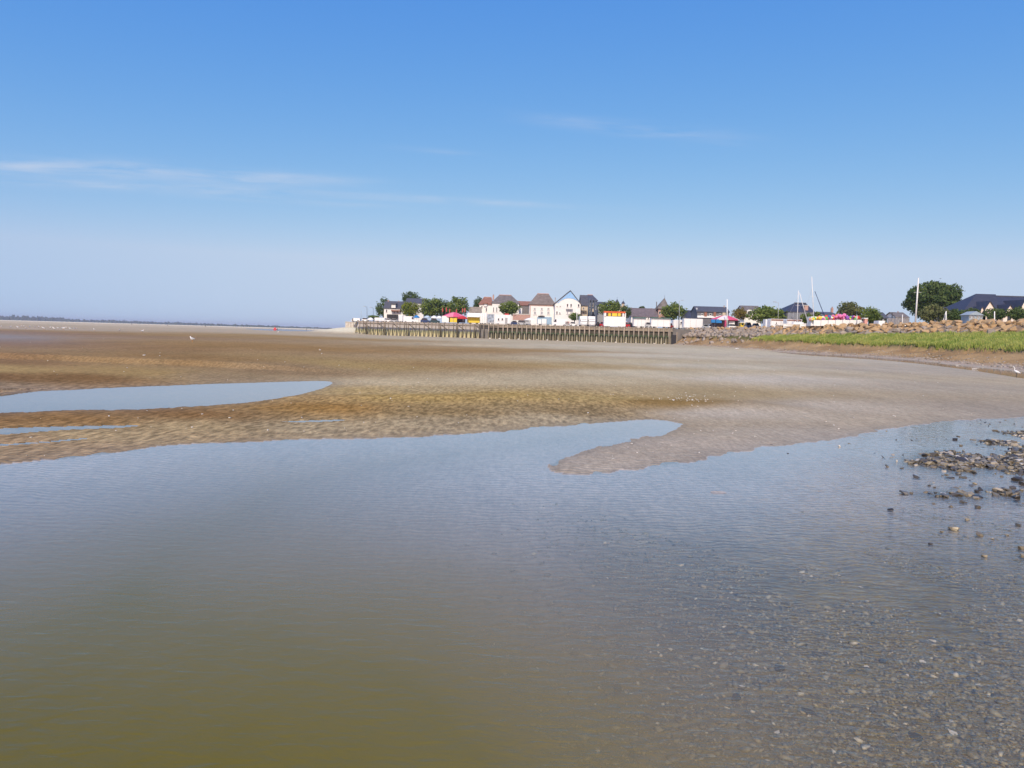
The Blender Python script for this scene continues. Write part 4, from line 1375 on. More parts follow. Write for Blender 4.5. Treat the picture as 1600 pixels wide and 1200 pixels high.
h = house('hip_roof_house', 'white square house with steep brown hipped roof and three shuttered windows', 827.5, 867, 476.2, 459.2, 30, 10, RENDERED, mat('brown_slate', (.19, .16, .145), .85, .22, 1.2), 'hip', (839.5, 857.5),
          [(835.5, 480.5, 485, 4, PALE_PANE), (846.5, 480.5, 485, 4, PALE_PANE), (857, 480.5, 485, 4, PALE_PANE), (836, 486.5, 491.5, 4.6, PALE_PANE), (846.5, 486.5, 492, 4.6, PALE_PANE), (857, 486.5, 491.5, 4.6, PALE_PANE)], [(867.6, 466.5, 473, 1.2, STEEL)], GH)
part_box(h, 'cornice', 827.3, 867.2, 475.9, 477.4, -.12, -.01, PALE_BRICK)
for a in (827.6, 865.4):
    part_box(h, 'corner_bricks', a, a + 1.6, 477.5, 496, -.1, -.01, PALE_BRICK)
for a in (838.5, 855.5):
    part_box(h, 'dormer', a, a + 2.4, 470.6, 473.2, 1.2, 4.0, GLASS)
low = thing('brick_wall', 'low orange brick garden wall beside the square hipped house', 'wall', (at(815, 493, depth_at(815, 24))[0], depth_at(815, 24), ZQ))
part_box(low, 'wall_body', 801, 828, 491.3, 500, 0, .4, PALE_BRICK)
part_box(low, 'coping', 800.6, 828.2, 490.7, 491.28, -.05, .45, CONCRETE)

# the gabled building with the blue pediment
gD = depth_at(888, 26)
h = house('gabled_house', 'tall white gabled building with sky blue pediment over a white arch', 867.5, 907.5, 474.5, 454.5, 0, 15, RENDERED, SLATE, 'gable_front', 891.2,
          [(870.4, 477.6, 479, 2), (875.4, 477.6, 479, 2), (886.8, 474.5, 479.5, 2.6), (892.4, 474.5, 479.5, 2.6), (904.2, 475, 479.5, 2.8), (870.3, 486.3, 490.8, 2.4), (874.8, 487.8, 490.6, 2.2), (886.8, 486.5, 491, 2.6, PALE_PANE), (892.2, 486.5, 491, 2.6, PALE_PANE)], [], GH, gD)
cxg = h.location.x
apex = at(891.2, 454.5, gD); el, er = at(867.5, 474.5, gD), at(907.5, 474.5, gD)
arc = []
for k in range(13):
    u = k / 12
    px = 872.5 + 33.0 * u
    py = 473.6 - 7.6 * math.sin(math.pi * u) ** .7
    p = at(px, py, gD); arc.append((p[0] - cxg, p[2] - ZQ))
top_l, top_r = at(869.6, 473.6, gD), at(906.4, 473.6, gD)
prof = [(apex[0] - cxg, apex[2] - ZQ - .15), (top_l[0] - cxg + .2, top_l[2] - ZQ)] + arc + [(top_r[0] - cxg - .2, top_r[2] - ZQ)]
MB().prism_y(prof, -.09, -.005).build('pediment', PALE_BLUE, h)
part_box(h, 'balcony', 884.5, 895, 482.3, 483.6, -.8, -.02, STEEL)
h = house('side_wing', 'cream side wing with timber balcony right of the blue pediment gable', 908.5, 918.5, 477, 462, 32, 9, CREAM, SLATE, 'gable_x', None, [(912, 480, 484, 2.4), (912, 487, 491, 2.4)], [], GH)
part_box(h, 'balcony', 909, 917, 485, 486.2, -1.1, -.02, TIMBER)
h = house('modern_block', 'modern block with grey mansard roof and dark blue stepped balconies', 917.5, 933, 470, 461, 44, 12, MID_BLUE, SLATE, 'hip', (918, 926),
          [(921, 474, 479, 2.2), (926, 474, 479, 2.2), (921, 482, 487, 2.2), (926, 482, 487, 2.2), (930, 478, 484, 2.0)], [], GH)
for a in (919, 923.5, 928):
    part_box(h, 'balcony_screen', a, a + 2.6, 466 + (a - 919) * .4, 492, -1.3, -.02, MID_BLUE)
part_box(h, 'orange_bay', 925.4, 927.6, 483, 487, -1.8, -1.31, CREAM)
house('terrace_house', 'narrow grey terrace house right of the dark blue balconies', 933, 946, 478, 472.5, 50, 9, mat('grey_render', (.33, .33, .34), .85, .1, 1), SLATE, 'gable_x', None, [(937, 480, 484, 2), (942, 480, 484, 2)], [], GH)

# turreted villa behind the kiosk tree
tv = thing('turreted_villa', 'villa with two pointed slate turrets rising above the trees', 'house', (at(968, 480, depth_at(968, 60))[0], depth_at(968, 60), ZQ), 0, GH)
D = depth_at(968, 60)
part_box(tv, 'wall', 961, 979, 478, 500, 0, 8, CREAM, D)
for pc, w, ptop, pb, pw in ((964.6, 3.6, 467.2, 473.2, 479.5), (974.2, 2.9, 469.8, 474.2, 480)):
    a, b, c = at(pc, ptop, D), at(pc, pb, D), at(pc, pw, D)
    x = a[0] - tv.location.x; r = w * mpp(D)
    tu = MB().tube((x, .5, c[2] - ZQ - 3), (x, .5, b[2] - ZQ), r * .78, r * .78, 8).build('turret', CREAM, tv)
    MB().tube((x, .5, b[2] - ZQ), (x, .5, a[2] - ZQ), r * 1.1, .03, 8).build('turret_roof', SLATE_BLUE, tu)
    MB().tube((x, .5, a[2] - ZQ - .2), (x, .5, a[2] - ZQ + .7), .04, .03, 5).build('finial', DARK_METAL, tu)

house('long_house', 'long low house with purple grey slate roof and white gable end', 986, 1028, 494.5, 482.6, 36, 9, RENDERED, mat('purple_slate', (.15, .125, .135), .8, .2, 1.3), 'gable_x', None,
      [(993, 495.5, 499, 2), (1003, 495.5, 499, 2), (1013, 495.5, 499, 2)], [(1017.5, 483, 489, 1.8, WHITE), (987, 482, 488, 2, WHITE)], GH)
# brick tower with pyramid roof
D = depth_at(1036, 40)
tw = thing('corner_tower', 'pale brick tower with steep pyramid slate roof and thin chimney', 'tower', (at(1036, 480, D)[0], D, ZQ), 0)
part_box(tw, 'wall', 1028, 1044.5, 482.6, 502, 0, 4.0, PALE_BRICK, D)
e, a = at(1036, 482.6, D), at(1038.4, 465.2, D + 2)
xl, xr = at(1026.6, 482.6, D)[0] - tw.location.x, at(1046, 482.6, D)[0] - tw.location.x
ax = a[0] - tw.location.x; ze, za = e[2] - ZQ, a[2] - ZQ
rf = MB().add([(xl, -.4, ze), (xr, -.4, ze), (xr, 4.4, ze), (xl, 4.4, ze), (xl, -.4, ze + .12), (xr, -.4, ze + .12), (xr, 4.4, ze + .12), (xl, 4.4, ze + .12), (ax, 2, za)],
         [(3, 2, 1, 0), (0, 1, 5, 4), (1, 2, 6, 5), (2, 3, 7, 6), (3, 0, 4, 7), (4, 5, 8), (5, 6, 8), (6, 7, 8), (7, 4, 8)]).build('roof', OLD_SLATE, tw)
MB().tube((ax, 2, za - .2), (ax, 2, za + 1.1), .05, .02, 5).build('finial', DARK_METAL, rf)
part_box(tw, 'thin_chimney', 1025.4, 1026.8, 471.5, 484, .5, 1.1, OLD_SLATE, D)
x = at(1031, 486, D)[0] - tw.location.x; win(tw, x, 0, at(1031, 491, D)[2] - ZQ, at(1031, 486.5, D)[2] - ZQ, .7)

house('grey_cottage', 'small cottage with blue grey roof left of the long slate building', 1073, 1090, 497.5, 486, 30, 8, RENDERED, SLATE_BLUE, 'gable_x', None, [(1078, 499, 502, 2), (1084, 499, 502, 2)], [(1076, 486, 491, 2, WHITE)], GH)
h = house('slate_hall', 'long hall with dark slate roof and two red brick pilasters', 1089.5, 1139, 487.4, 480.2, 20, 8, mat('slate_cladding', (.16, .16, .175), .8, .2, 1.2), SLATE, 'gable_x', None,
          [(1097, 489.6, 493, 3), (1110, 489.6, 493, 3), (1125, 489.6, 493, 3)], [(1131.5, 479, 483, 2, CREAM)], GH)
for a in (1100.6, 1115):
    part_box(h, 'pilaster', a, a + 4, 488, 494.3, -.4, -.01, BRICK)
part_box(h, 'white_band', 1089.8, 1138.8, 494.4, 496.2, -.3, -.01, WHITE)
part_box(h, 'white_gable', 1087.9, 1089.6, 481, 497, 1, 7, WHITE)
part_box(h, 'cream_bay', 1129, 1134, 488.6, 494, -.9, -.01, CREAM)
h = house('arch_window_house', 'house with grey roof and white arched window beside the olive tree', 1163, 1190, 487, 479, 26, 8, RENDERED, OLD_SLATE, 'gable_x', None, [], [], GH)
D = h['D']; p = at(1170.7, 489, D)
arcp = [(.75 * math.cos(a), .9 * math.sin(a)) for a in np.linspace(0, math.pi, 9)]
z0 = at(1170.7, 492.5, D)[2] - ZQ; xx = p[0] - h.location.x
wo = MB().prism_y([(xx + a * 1.35, z0 + .5 + b * 1.25) for a, b in arcp] + [(xx - 1.01, z0), (xx + 1.01, z0)], -.35, -.02).build('arched_window', WHITE, h)
MB().prism_y([(xx + a * .85, z0 + .5 + b * .8) for a, b in arcp] + [(xx - .64, z0 + .1), (xx + .64, z0 + .1)], -.40, -.36).build('pane', GLASS, wo)
h = house('dark_roof_house', 'house with tall dark hipped roof and brick chimney behind the two boat masts', 1229, 1271, 488, 473.8, 34, 10, mat('dark_board', (.10, .10, .115), .8, .2, 1), SLATE_BLUE, 'hip', (1241, 1259.5),
          [(1238, 490, 495, 3, PALE_PANE), (1248, 490, 495, 3, PALE_PANE), (1265, 490, 495, 3, PALE_PANE)], [], GH)
part_box(h, 'chimney', 1256.5, 1263, 477.6, 488, .6, 2, PALE_BRICK)
part_box(h, 'chimney_cap', 1255.6, 1263.8, 476.8, 477.55, .5, 2.1, CONCRETE)
house('chimney_house', 'low dark roof with tall pale brick chimney above the toy stall', 1287, 1305, 491.5, 489, 22, 6, RENDERED, SLATE, 'gable_x', None, [], [(1300.2, 481.5, 491, 3.2, PALE_BRICK)], GH)
h = house('small_gable_house', 'small pale gabled house far behind the grey fence', 1400, 1419, 496, 489.5, 50, 6, RENDERED, OLD_SLATE, 'gable_x', None, [(1406, 497, 500, 1.6), (1413, 497, 500, 1.6)], [(1403, 488.5, 492, 1.3, BRICK)], GH)
house('shed', 'little shed with steep grey roof beside the leafy hedge', 1374, 1386, 497, 489.5, 24, 5, mat('dark_green_board', (.06, .08, .06), .8, .2, 2), SLATE, 'gable_x', None, [(1380, 499, 502, 2)], [], GH)

# big house on the right edge
RG = (1552, 1.0)
BD = depth_at(1552, 62)
h = house('slate_mansion', 'large house with broad dark slate roofs and pale gabled dormers at right edge', 1508, 1640, 486, 463.2, 0, 15, mat('pale_pink_render', (.78, .68, .60), .85, .06, .8), SLATE_BLUE, 'hip', (1549, 1636),
          [], [], None, BD)
# left wing with the higher ridge
p0, p1, pe = at(1525, 459, BD + 5), at(1556, 459, BD + 5), at(1502.5, 488, BD - 1)
X = lambda p: p[0] - h.location.x
Z = lambda p: p[2] - ZQ
e2 = at(1556, 470, BD - 1)
MB().add([(X(pe), -1.4, Z(pe)), (X(at(1558, 480, BD - 1)), -1.4, Z(pe)), (X(at(1558, 480, BD - 1)), 12, Z(pe)), (X(pe), 12, Z(pe)), (X(p0), 5, Z(p0)), (X(p1), 5, Z(p0))],
         [(3, 2, 1, 0), (0, 1, 5, 4), (1, 2, 5), (2, 3, 4, 5), (3, 0, 4)]).build('wing_roof', SLATE_BLUE, h)
part_box(h, 'wing_wall', 1506, 1530, 487.8, 505, -.8, 8, mat('pale_pink_render', (0, 0, 0)))
for gx, hwp, pa, pb in ((1546.5, 14, 471, 492), (1534.5, 6, 479.5, 490), (1578, 10, 476.5, 492), (1601, 11, 469, 489)):
    a, l_, r_ = at(gx, pa, BD - 3), at(gx - hwp, pb, BD - 3), at(gx + hwp, pb, BD - 3)
    dz = Z(at(gx, 503, BD - 3))
    go = MB().prism_y([(X(l_), dz), (X(r_), dz), (X(r_), Z(l_)), (X(a), Z(a)), (X(l_), Z(l_))], -3, 1).build('gable', MATS['pale_pink_render'], h)
    rf = MB()
    for ex in (X(l_), X(r_)):
        sg = 1 if ex > X(a) else -1
        sl = (Z(a) - Z(l_)) / abs(ex - X(a)); xe = ex + sg * .3; zz = Z(l_) - .3 * sl
        pr = [(X(a), Z(a) + .02), (xe, zz + .02), (xe, zz + .16), (X(a), Z(a) + .16)]
        rf.prism_y(pr if sg > 0 else pr[::-1], -3.3, 4.5)
    rf.build('gable_roof', SLATE_BLUE, go)
    MB().box(X(a) - .4, X(a) + .4, -3.06, -2.99, Z(l_) - 1.3, Z(l_) + .1).build('gable_window', GLASS, go)
# grey hut
HD = depth_at(1524, 16)
hut = thing('beach_hut', 'small pale blue grey hut with four windows on top of the rock bank', 'hut', (at(1524.5, 499, HD)[0], HD, ZQ))
part_box(hut, 'wall', 1513.5, 1535.5, 491.5, 505, 0, 2.4, GREY_BLUE, HD)
XX = lambda p: p[0] - hut.location.x
a, l_, r_ = at(1524.5, 486.2, HD), at(1512, 492, HD), at(1537, 492, HD)
MB().prism_y([(XX(l_), Z(l_)), (XX(r_), Z(l_)), (XX(a), Z(a))], -.25, 2.6).build('roof', GREY_BLUE, hut)
for a in (1516.2, 1521.3, 1527.6, 1532.6):
    wo = part_box(hut, 'window', a - 1.9, a + 1.9, 493, 497.6, -.06, -.005, WHITE, HD)
    for s in (-.85, .85):
        o = part_box(hut, 'pane', a + s - .65, a + s + .65, 493.5, 497.1, -.09, -.061, GLASS, HD); o.parent = wo

# ------------------------------------------------------------------ trees along the quay
GT = 'trees of the waterfront'
tree('dark round tree at the left end, left of the slate roofed villa', 586, 613, 465, 496, 42, 'dark', group=GT)
tree('dark tree crown rising behind the villa roofs', 626, 657, 455, 478, 62, 'dark', group=GT)
tree('yellow green tree right of the villa, leftmost of the leafy row', 626, 657, 470.5, 497, 26, 'yellow', group=GT)
tree('broad leafy green tree in the row above the blue parked cars', 652, 700, 463, 497, 28, 'mid', group=GT)
tree('lower leafy tree filling the gap between the row and the pink canopy', 684, 708, 470, 498, 34, 'dark', group=GT)
tree('leafy green tree rising behind the big pink canopy', 696, 736, 462, 497, 30, 'mid', group=GT)
tree('dark tree peeping out left of the brown tiled gable', 738, 757, 463, 488, 54, 'dark', group=GT)
tree('compact round tree in front of the white corner house', 778, 813, 469.5, 493, 24, 'mid', group=GT)
tree('small leafy tree at the foot of the blue pediment gable', 888, 909, 488, 501, 18, 'mid', group=GT, name='small_tree')
tree('tall green tree left of the turrets behind the white kiosk', 933, 972, 467, 498, 26, 'mid', group=GT)
tree('darker tree right of the turrets behind the white kiosk', 968, 987, 477, 499, 27, 'dark', group=GT)
tree('round green tree right of the pyramid roofed tower', 1032, 1073, 473, 500, 20, 'mid', group=GT)
tree('far dark treetop showing over the long purple roof', 998, 1009, 478, 486, 90, 'dark', group=GT, name='far_tree')
tree('thin olive brown tree right of the tall white pole', 1142, 1170, 481, 501, 16, 'olive', group=GT, dens=.7)
tree('wide dense green tree left of the two boat masts', 1171, 1229, 476.5, 508, 12, 'mid', group=GT)
tree('green bush between the two boat masts', 1251, 1271, 488, 507, 12, 'mid', 'bush', 'leafy_bush', 'bushes behind the rock bank', bush=True)
tree('small bush right of the taller boat mast', 1270, 1283, 487, 500, 16, 'mid', 'bush', 'leafy_bush', 'bushes behind the rock bank', bush=True)
tree('grey green spreading tree above the toy stall', 1307, 1350, 471, 498, 20, 'grey', group=GT)
tree('lower bright green tree right of the toy stall', 1342, 1378, 480, 504, 11, 'mid', group=GT)
tree('biggest tree of all, tall dense dark crown on the rock bank', 1416, 1502, 438, 504, 80, 'dark', group=GT, n=24000)
tree('olive green bush at the foot of the biggest tree', 1434, 1482, 474, 505, 22, 'grey', 'bush', 'leafy_bush', 'bushes behind the rock bank', bush=True)
tree('dark round bush right below the biggest tree', 1477, 1508, 483, 504, 22, 'dark', 'bush', 'leafy_bush', 'bushes behind the rock bank', bush=True)
tree('bush left of the grey hut in front of the slate mansion', 1506, 1533, 480, 502, 28, 'dark', 'bush', 'leafy_bush', 'bushes behind the rock bank', bush=True)
tree('round bush right of the grey hut', 1537, 1573, 480, 501, 26, 'dark', 'bush', 'leafy_bush', 'bushes behind the rock bank', bush=True)
tree('dark bush at the right edge before the slate mansion', 1574, 1606, 478, 501, 26, 'dark', 'bush', 'leafy_bush', 'bushes behind the rock bank', bush=True)
tree('low green hedge bush at the left end of the quay', 574, 594, 492, 500, 22, 'mid', 'bush', 'leafy_bush', 'bushes behind the rock bank', bush=True)


# ------------------------------------------------------------------ vehicles and stalls
def wheels(t, xs, y0, r=.33):
    for x in xs:
        for y in (y0[0], y0[1]):
            o = MB().tube((x, y - .1, r), (x, y + .1, r), r, r, 10).build('wheel', TYRE, t)
            MB().tube((x, y - .12, r), (x, y + .12, r), r * .5, r * .5, 8).build('hub_cap', STEEL, o)


def place(name, label, cat, px, extra, group, rz=0.0):
    D = depth_at(px, extra)
    return thing(name, label, cat, (at(px, 505, D)[0], D, ZQ), rz, group), D


GV = 'vehicles parked on the quay'


def car(label, px0, px1, extra, m, group=GV, h=1.5):
    t, D = place('parked_car', label, 'car', (px0 + px1) / 2, extra, group)
    L_ = (px1 - px0) * mpp(D) / 2; k = h / 1.5
    MB().prism_y([(-L_, .28), (L_, .28), (L_, .72 * k), (L_ * .92, .86 * k), (L_ * .5, .92 * k), (-L_ * .96, .95 * k), (-L_, .8 * k)], -.85, .85).build('body', m, t)
    MB().prism_y([(-L_ * .9, .93 * k), (L_ * .52, .93 * k), (L_ * .24, 1.42 * k), (-L_ * .68, 1.44 * k)], -.74, .74).build('cabin', GLASS, t)
    MB().prism_y([(-L_ * .70, 1.42 * k), (L_ * .27, 1.40 * k), (L_ * .22, 1.50 * k), (-L_ * .62, 1.50 * k)], -.72, .72).build('car_roof', m, t)
    wheels(t, (-L_ * .62, L_ * .62), (-.8, .8))
    MB().box(L_ - .03, L_ + .03, -.75, -.45, .58, .72).build('headlight', PALE_PANE, t)
    MB().box(L_ - .03, L_ + .03, .45, .75, .58, .72).build('headlight', PALE_PANE, t)
    return t


def van(label, px0, px1, extra, m, pytop, group=GV, face=1):
    t, D = place('panel_van', label, 'van', (px0 + px1) / 2, extra, group)
    L_ = (px1 - px0) * mpp(D) / 2; H = at((px0 + px1) / 2, pytop, D)[2] - ZQ
    f = face
    pr = [(-L_ * f, .35), (L_ * f, .35), (L_ * f, H * .48), (L_ * .82 * f, H * .55), (L_ * .58 * f, H * .97), (L_ * .5 * f, H), (-L_ * .97 * f, H), (-L_ * f, H * .95)]
    MB().prism_y(pr if f > 0 else pr[::-1], -1.0, 1.0).build('body', m, t)
    pr = [(L_ * .80 * f, H * .56), (L_ * .60 * f, H * .92), (L_ * .44 * f, H * .92), (L_ * .44 * f, H * .56)]
    MB().prism_y(pr if f < 0 else pr[::-1], -1.02, 1.02).build('side_window', GLASS, t)
    wheels(t, (-L_ * .6, L_ * .62), (-.93, .93))
    MB().box(L_ * f - .04, L_ * f + .04, -.9, .9, .38, .6).build('bumper', DARK_METAL, t)
    return t


def trailer(label, px0, px1, pytop, extra, m=VAN_WHITE, group=GV, trim=None, windows=(), door=None, name='box_trailer', cat='trailer', art=None, roofbox=None):
    t, D = place(name, label, cat, (px0 + px1) / 2, extra, group)
    t['D'] = D
    L_ = (px1 - px0) * mpp(D) / 2; H = at((px0 + px1) / 2, pytop, D)[2] - ZQ
    bev = .12
    MB().prism_y([(-L_, .55), (L_, .55), (L_, H - bev), (L_ - bev, H), (-L_ + bev, H), (-L_, H - bev)], 0, 2.4).build('body', m, t)
    if trim:
        MB().box(-L_ - .08, L_ + .08, -.5, 2.5, H + .005, H + .16).build('roof_trim', trim, t)
    for px, a, b, w in windows:
        z1, z0 = at(px, a, D)[2] - ZQ, at(px, b, D)[2] - ZQ; x = at(px, a, D)[0] - t.location.x
        win(t, x, 0, z0, z1, w * mpp(D))
    if door:
        x = at(door, 503, D)[0] - t.location.x
        do = MB().box(x - .38, x + .38, -.05, -.005, .65, 2.45).build('door', STEEL, t)
        MB().box(x + .22, x + .3, -.09, -.051, 1.4, 1.55).build('handle', DARK_METAL, do)
    if art:
        MB().box(-L_ * .94, L_ * .94, -.05, -.004, 1.0, H - .3).build('side_picture', art, t)
    for s in (-.92, -.3, .3, .92):                    # seams of the side panels
        MB().box(L_ * s - .025, L_ * s + .025, -.03, -.003, .6, H - .15).build('panel_seam', STEEL, t)
    wheels(t, (-L_ * .55, L_ * .5), (.15, 2.2), .38)
    MB().box(L_, L_ + .7, 1.1, 1.3, .5, .62).build('tow_bar', DARK_METAL, t)
    if roofbox:
        MB().box(roofbox[0] * L_, roofbox[1] * L_, .4, 1.2, H + .01, H + .45).build('roof_lamp', RED, t)
    return t


def lorry_front(label, px0, px1, pytop, extra, group='two white lorries facing the water'):
    t, D = place('lorry', label, 'lorry', (px0 + px1) / 2, extra, group)
    w = (px1 - px0) * mpp(D) / 2; H = at((px0 + px1) / 2, pytop, D)[2] - ZQ
    MB().box(-w, w, 1.6, 7, .7, H).build('cargo_box', VAN_WHITE, t)
    MB().prism_x([(0, .5), (1.55, .5), (1.55, H * .80), (.35, H * .80), (0, H * .58)], -w * .88, w * .88).build('cab', VAN_WHITE, t)
    MB().prism_x([(-.03, H * .50), (.20, H * .72), (.30, H * .72), (.07, H * .50)], -w * .78, w * .78).build('windscreen', GLASS, t)
    MB().box(-w * .85, w * .85, -.08, .1, .5, .8).build('bumper', STEEL, t)
    for s in (-1, 1):
        MB().box(s * w * .62 - .14, s * w * .62 + .14, -.05, .02, .9, 1.1).build('headlight', PALE_PANE, t)
        MB().box(s * w * 1.0 - .08, s * w * 1.0 + .08, -.1, .05, H * .5, H * .66).build('mirror', DARK_METAL, t)
    for y in (.8, 5.5):
        for s in (-1, 1):
            MB().tube((s * w * .8 - .14, y, .45), (s * w * .8 + .14, y, .45), .45, .45, 10).build('wheel', TYRE, t)
    return t


def canopy(label, px0, px1, pytop, pyeave, extra, m, m2=None, group='market canopies on the quay', name='canopy_tent', base_parts=(), cat='canopy', flag=False, sides=8):
    pc = (px0 + px1) / 2
    t, D = place(name, label, cat, pc, extra, group)
    t['D'] = D
    R = (px1 - px0) * mpp(D) / 2; zt, ze = at(pc, pytop, D)[2] - ZQ, at(pc, pyeave, D)[2] - ZQ
    n = sides * 2
    vs, fs = [], []
    prof = [(1.0, ze - .28), (1.0, ze), (.62, ze + (zt - ze) * .50), (.28, ze + (zt - ze) * .86), (.03, zt)]
    dy = min(R, 3.0)
    for r, z in prof:
        for k in range(n):
            a = 2 * math.pi * k / n; vs.append((R * r * math.cos(a), dy * r * math.sin(a), z))
    panels = {0: MB(), 1: MB()}
    for j in range(len(prof) - 1):
        for k in range(n):
            q = panels[(k // 2) % 2 if m2 else 0]
            a, b = j * n + k, j * n + (k + 1) % n
            q.add([vs[a], vs[b], vs[b + n], vs[a + n]], [(0, 1, 2, 3)])
    panels[0].build('canopy', m, t)
    if m2:
        panels[1].build('canopy_stripe', m2, t)
    if R > 2:
        for k in range(6):
            a = 2 * math.pi * (k + .5) / 6
            MB().tube((R * .92 * math.cos(a), dy * .92 * math.sin(a), 0), (R * .92 * math.cos(a), dy * .92 * math.sin(a), ze), .05, .05, 5).build('post', STEEL, t)
    else:
        MB().tube((0, 0, 0), (0, 0, zt), .04, .03, 5).build('pole', STEEL, t)
    for nm, a, b, c, d, y0, mm in base_parts:
        part_box(t, nm, a, b, c, d, y0, y0 + .5, mm, D)
    return t


BLUE_CAR = mat('dark_blue_car_paint', (.03, .06, .16), .3, .05, 2)
GREEN_CAR = mat('dark_teal_car_paint', (.03, .07, .08), .3, .05, 2)
SILVER = mat('silver_car_paint', (.45, .47, .49), .3, .05, 2)
RED_CAR = mat('red_car_paint', (.50, .03, .04), .3, .05, 2)
BLACK_CAR = mat('black_car_paint', (.02, .022, .026), .3, .05, 2)
ART = mat('painted_mural', (.30, .35, .42), .6, .75, 1.3)

# left end
D = depth_at(549, 14)
cw = thing('concrete_wall', 'pale concrete slipway wall at the left end of the jetty', 'wall', (at(549, 511, D)[0], D, 2.0))
for k in range(4):
    part_box(cw, 'concrete_block', 539.5 + 4.4 * k, 543.6 + 4.4 * k, 503.6, 513.5, 0, 3, CONCRETE, D)
part_box(cw, 'coping', 539.3, 557.3, 502.9, 503.55, -.1, 3.1, CONCRETE, D)
van('white van at the far left end of the quay', 549, 563, 12, VAN_WHITE, 497.2, face=-1)
car('white car right of the leftmost white van', 566, 576, 10, VAN_WHITE)
canopy('small white pointed market tent near the low hedge', 574, 584, 496, 499, 10, WHITE, name='market_tent')
trailer('long low white trailer below the villa balcony', 585, 601, 496.3, 12)
car('white car parked in front of the villa balcony', 602, 612, 9, VAN_WHITE)
car('pale silver car left of the tall white box', 611, 621.5, 9, SILVER)
trailer('tall narrow white market box right of the villa', 622.5, 629, 492.4, 10, name='market_box', cat='box')
van('large white van left of the blue umbrella', 630.5, 649, 10, VAN_WHITE, 494.2)
canopy('bright blue umbrella over a small stall', 646, 655.5, 492.4, 495.4, 6, BLUE, name='parasol', cat='umbrella', base_parts=[('counter', 648, 654, 498.5, 502.5, -.5, WHITE)])
car('dark blue car right of the bright blue umbrella', 657.5, 672, 7, BLUE_CAR, h=1.75)
car('dark teal car next to the dark blue car', 672.5, 687, 7, GREEN_CAR, h=1.7)
canopy('pale blue umbrella behind the dark blue car', 662, 672, 493.2, 495.5, 13, mat('pale_blue_canvas', (.5, .62, .72), .7, .08, 2), name='parasol', cat='umbrella')
canopy('white pointed tent behind the dark teal car', 673, 683, 493, 496, 13, WHITE, name='market_tent')
canopy('second white pointed tent just left of the pink canopy', 681, 691, 493.4, 496.4, 12, WHITE, name='market_tent')
canopy('big pink fairground canopy with flags and yellow counter', 690, 728, 487.8, 494.6, 8, PINK, mat('rose_canvas', (.72, .22, .32), .7, .1, 2), name='fairground_canopy',
       base_parts=[('yellow_counter', 703, 714, 496.5, 503.5, -2.6, YELLOW), ('white_panel', 690.5, 701.5, 493.8, 503.5, -2.4, WHITE), ('back_wall', 701.6, 727, 495.4, 503.5, 1.6, mat('stall_back', (.16, .14, .17), .8, .5, 1.6))])
for px, a, wh in ((690.5, 481, 'leftmost red flag above the big pink canopy'), (696.3, 480.3, 'second red flag from the left above the big pink canopy'), (701.5, 482.5, 'third red flag from the left above the big pink canopy'),
                  (712, 483, 'red flag above the middle of the big pink canopy'), (721.6, 481.5, 'second red flag from the right above the big pink canopy'), (725.2, 481, 'rightmost red flag above the big pink canopy')):
    t, D = place('feather_flag', wh, 'flag', px, 10, 'red flags above the pink canopy')
    z1 = at(px, a, D)[2] - ZQ
    MB().tube((0, 0, 0), (0, 0, z1), .05, .03, 5).build('pole', STEEL, t)
    MB().prism_y([(.04, z1 - 1.5), (.32, z1 - 1.3), (.32, z1 - .4), (.2, z1), (.04, z1)], -.03, .03).build('flag_cloth', RED, t)
canopy('low dark red umbrella right of the pink canopy', 714, 731, 493.6, 497, 5, RED, name='parasol', cat='umbrella')
t = trailer('yellow fronted snack stall with white awning', 730, 750, 489, 8, name='snack_stall', cat='stall')
part_box(t, 'yellow_front', 730, 749.5, 495.3, 504, -.35, -.1, YELLOW)
part_box(t, 'awning', 730.6, 749, 494.2, 495.2, -1.6, -.02, WHITE)
trailer('white trailer between the yellow stall and the painted trailer', 750, 760.5, 489.2, 9)
trailer('grey blue trailer with painted mural on its side', 761, 772, 490.3, 7, mat('grey_trailer', (.45, .47, .50), .5, .1, 2), art=ART)
trailer('white caravan with dark window and red roof lamp', 772, 798, 491.8, 8, name='caravan', cat='caravan', windows=[(779, 497, 501, 2.6), (785, 497, 500.5, 3)], door=791, roofbox=(.25, .75))
car('dark car right of the white caravan', 799, 811, 8, BLUE_CAR)
car('silver car second right of the white caravan', 808, 821, 5, SILVER)
car('grey blue car parked behind the silver car', 811, 824, 12, mat('grey_blue_car', (.12, .16, .22), .3, .05, 2))
canopy('wide white market tarpaulin left of the blue framed stall', 819, 838, 496.5, 499.5, 9, WHITE, name='market_tent', base_parts=[('side_sheet', 829, 838, 499, 506, -2.2, WHITE), ('counter', 821, 829, 502.5, 506, -2.0, SILVER)])
t = trailer('market stall with pale blue frame and white panels', 839.5, 862, 495.2, 7, mat('stall_blue', (.30, .44, .56), .6, .1, 2), name='framed_stall', cat='stall')
part_box(t, 'white_panel', 846.5, 854, 498.5, 506, -.3, -.06, WHITE)
part_box(t, 'white_panel', 840.2, 845.8, 499, 506, -.3, -.06, WHITE)
part_box(t, 'dark_fascia', 841, 851, 493.6, 495.1, -.3, .2, DARK_METAL)
van('white van in front of the blue pediment gable', 862.5, 886, 7, VAN_WHITE, 498.2, face=-1)
car('white car under the small leafy tree', 890, 902, 6, VAN_WHITE)
lorry_front('left one of two white lorries facing the water', 906.8, 918.2, 493.8, 8)
lorry_front('right one of two white lorries facing the water', 919.8, 930.5, 494, 9)
car('black car right of the two white lorries', 930.5, 939, 10, BLACK_CAR, h=1.7)
car('red car tucked behind the left side of the white kiosk', 937, 949, 9, RED_CAR, h=1.75)
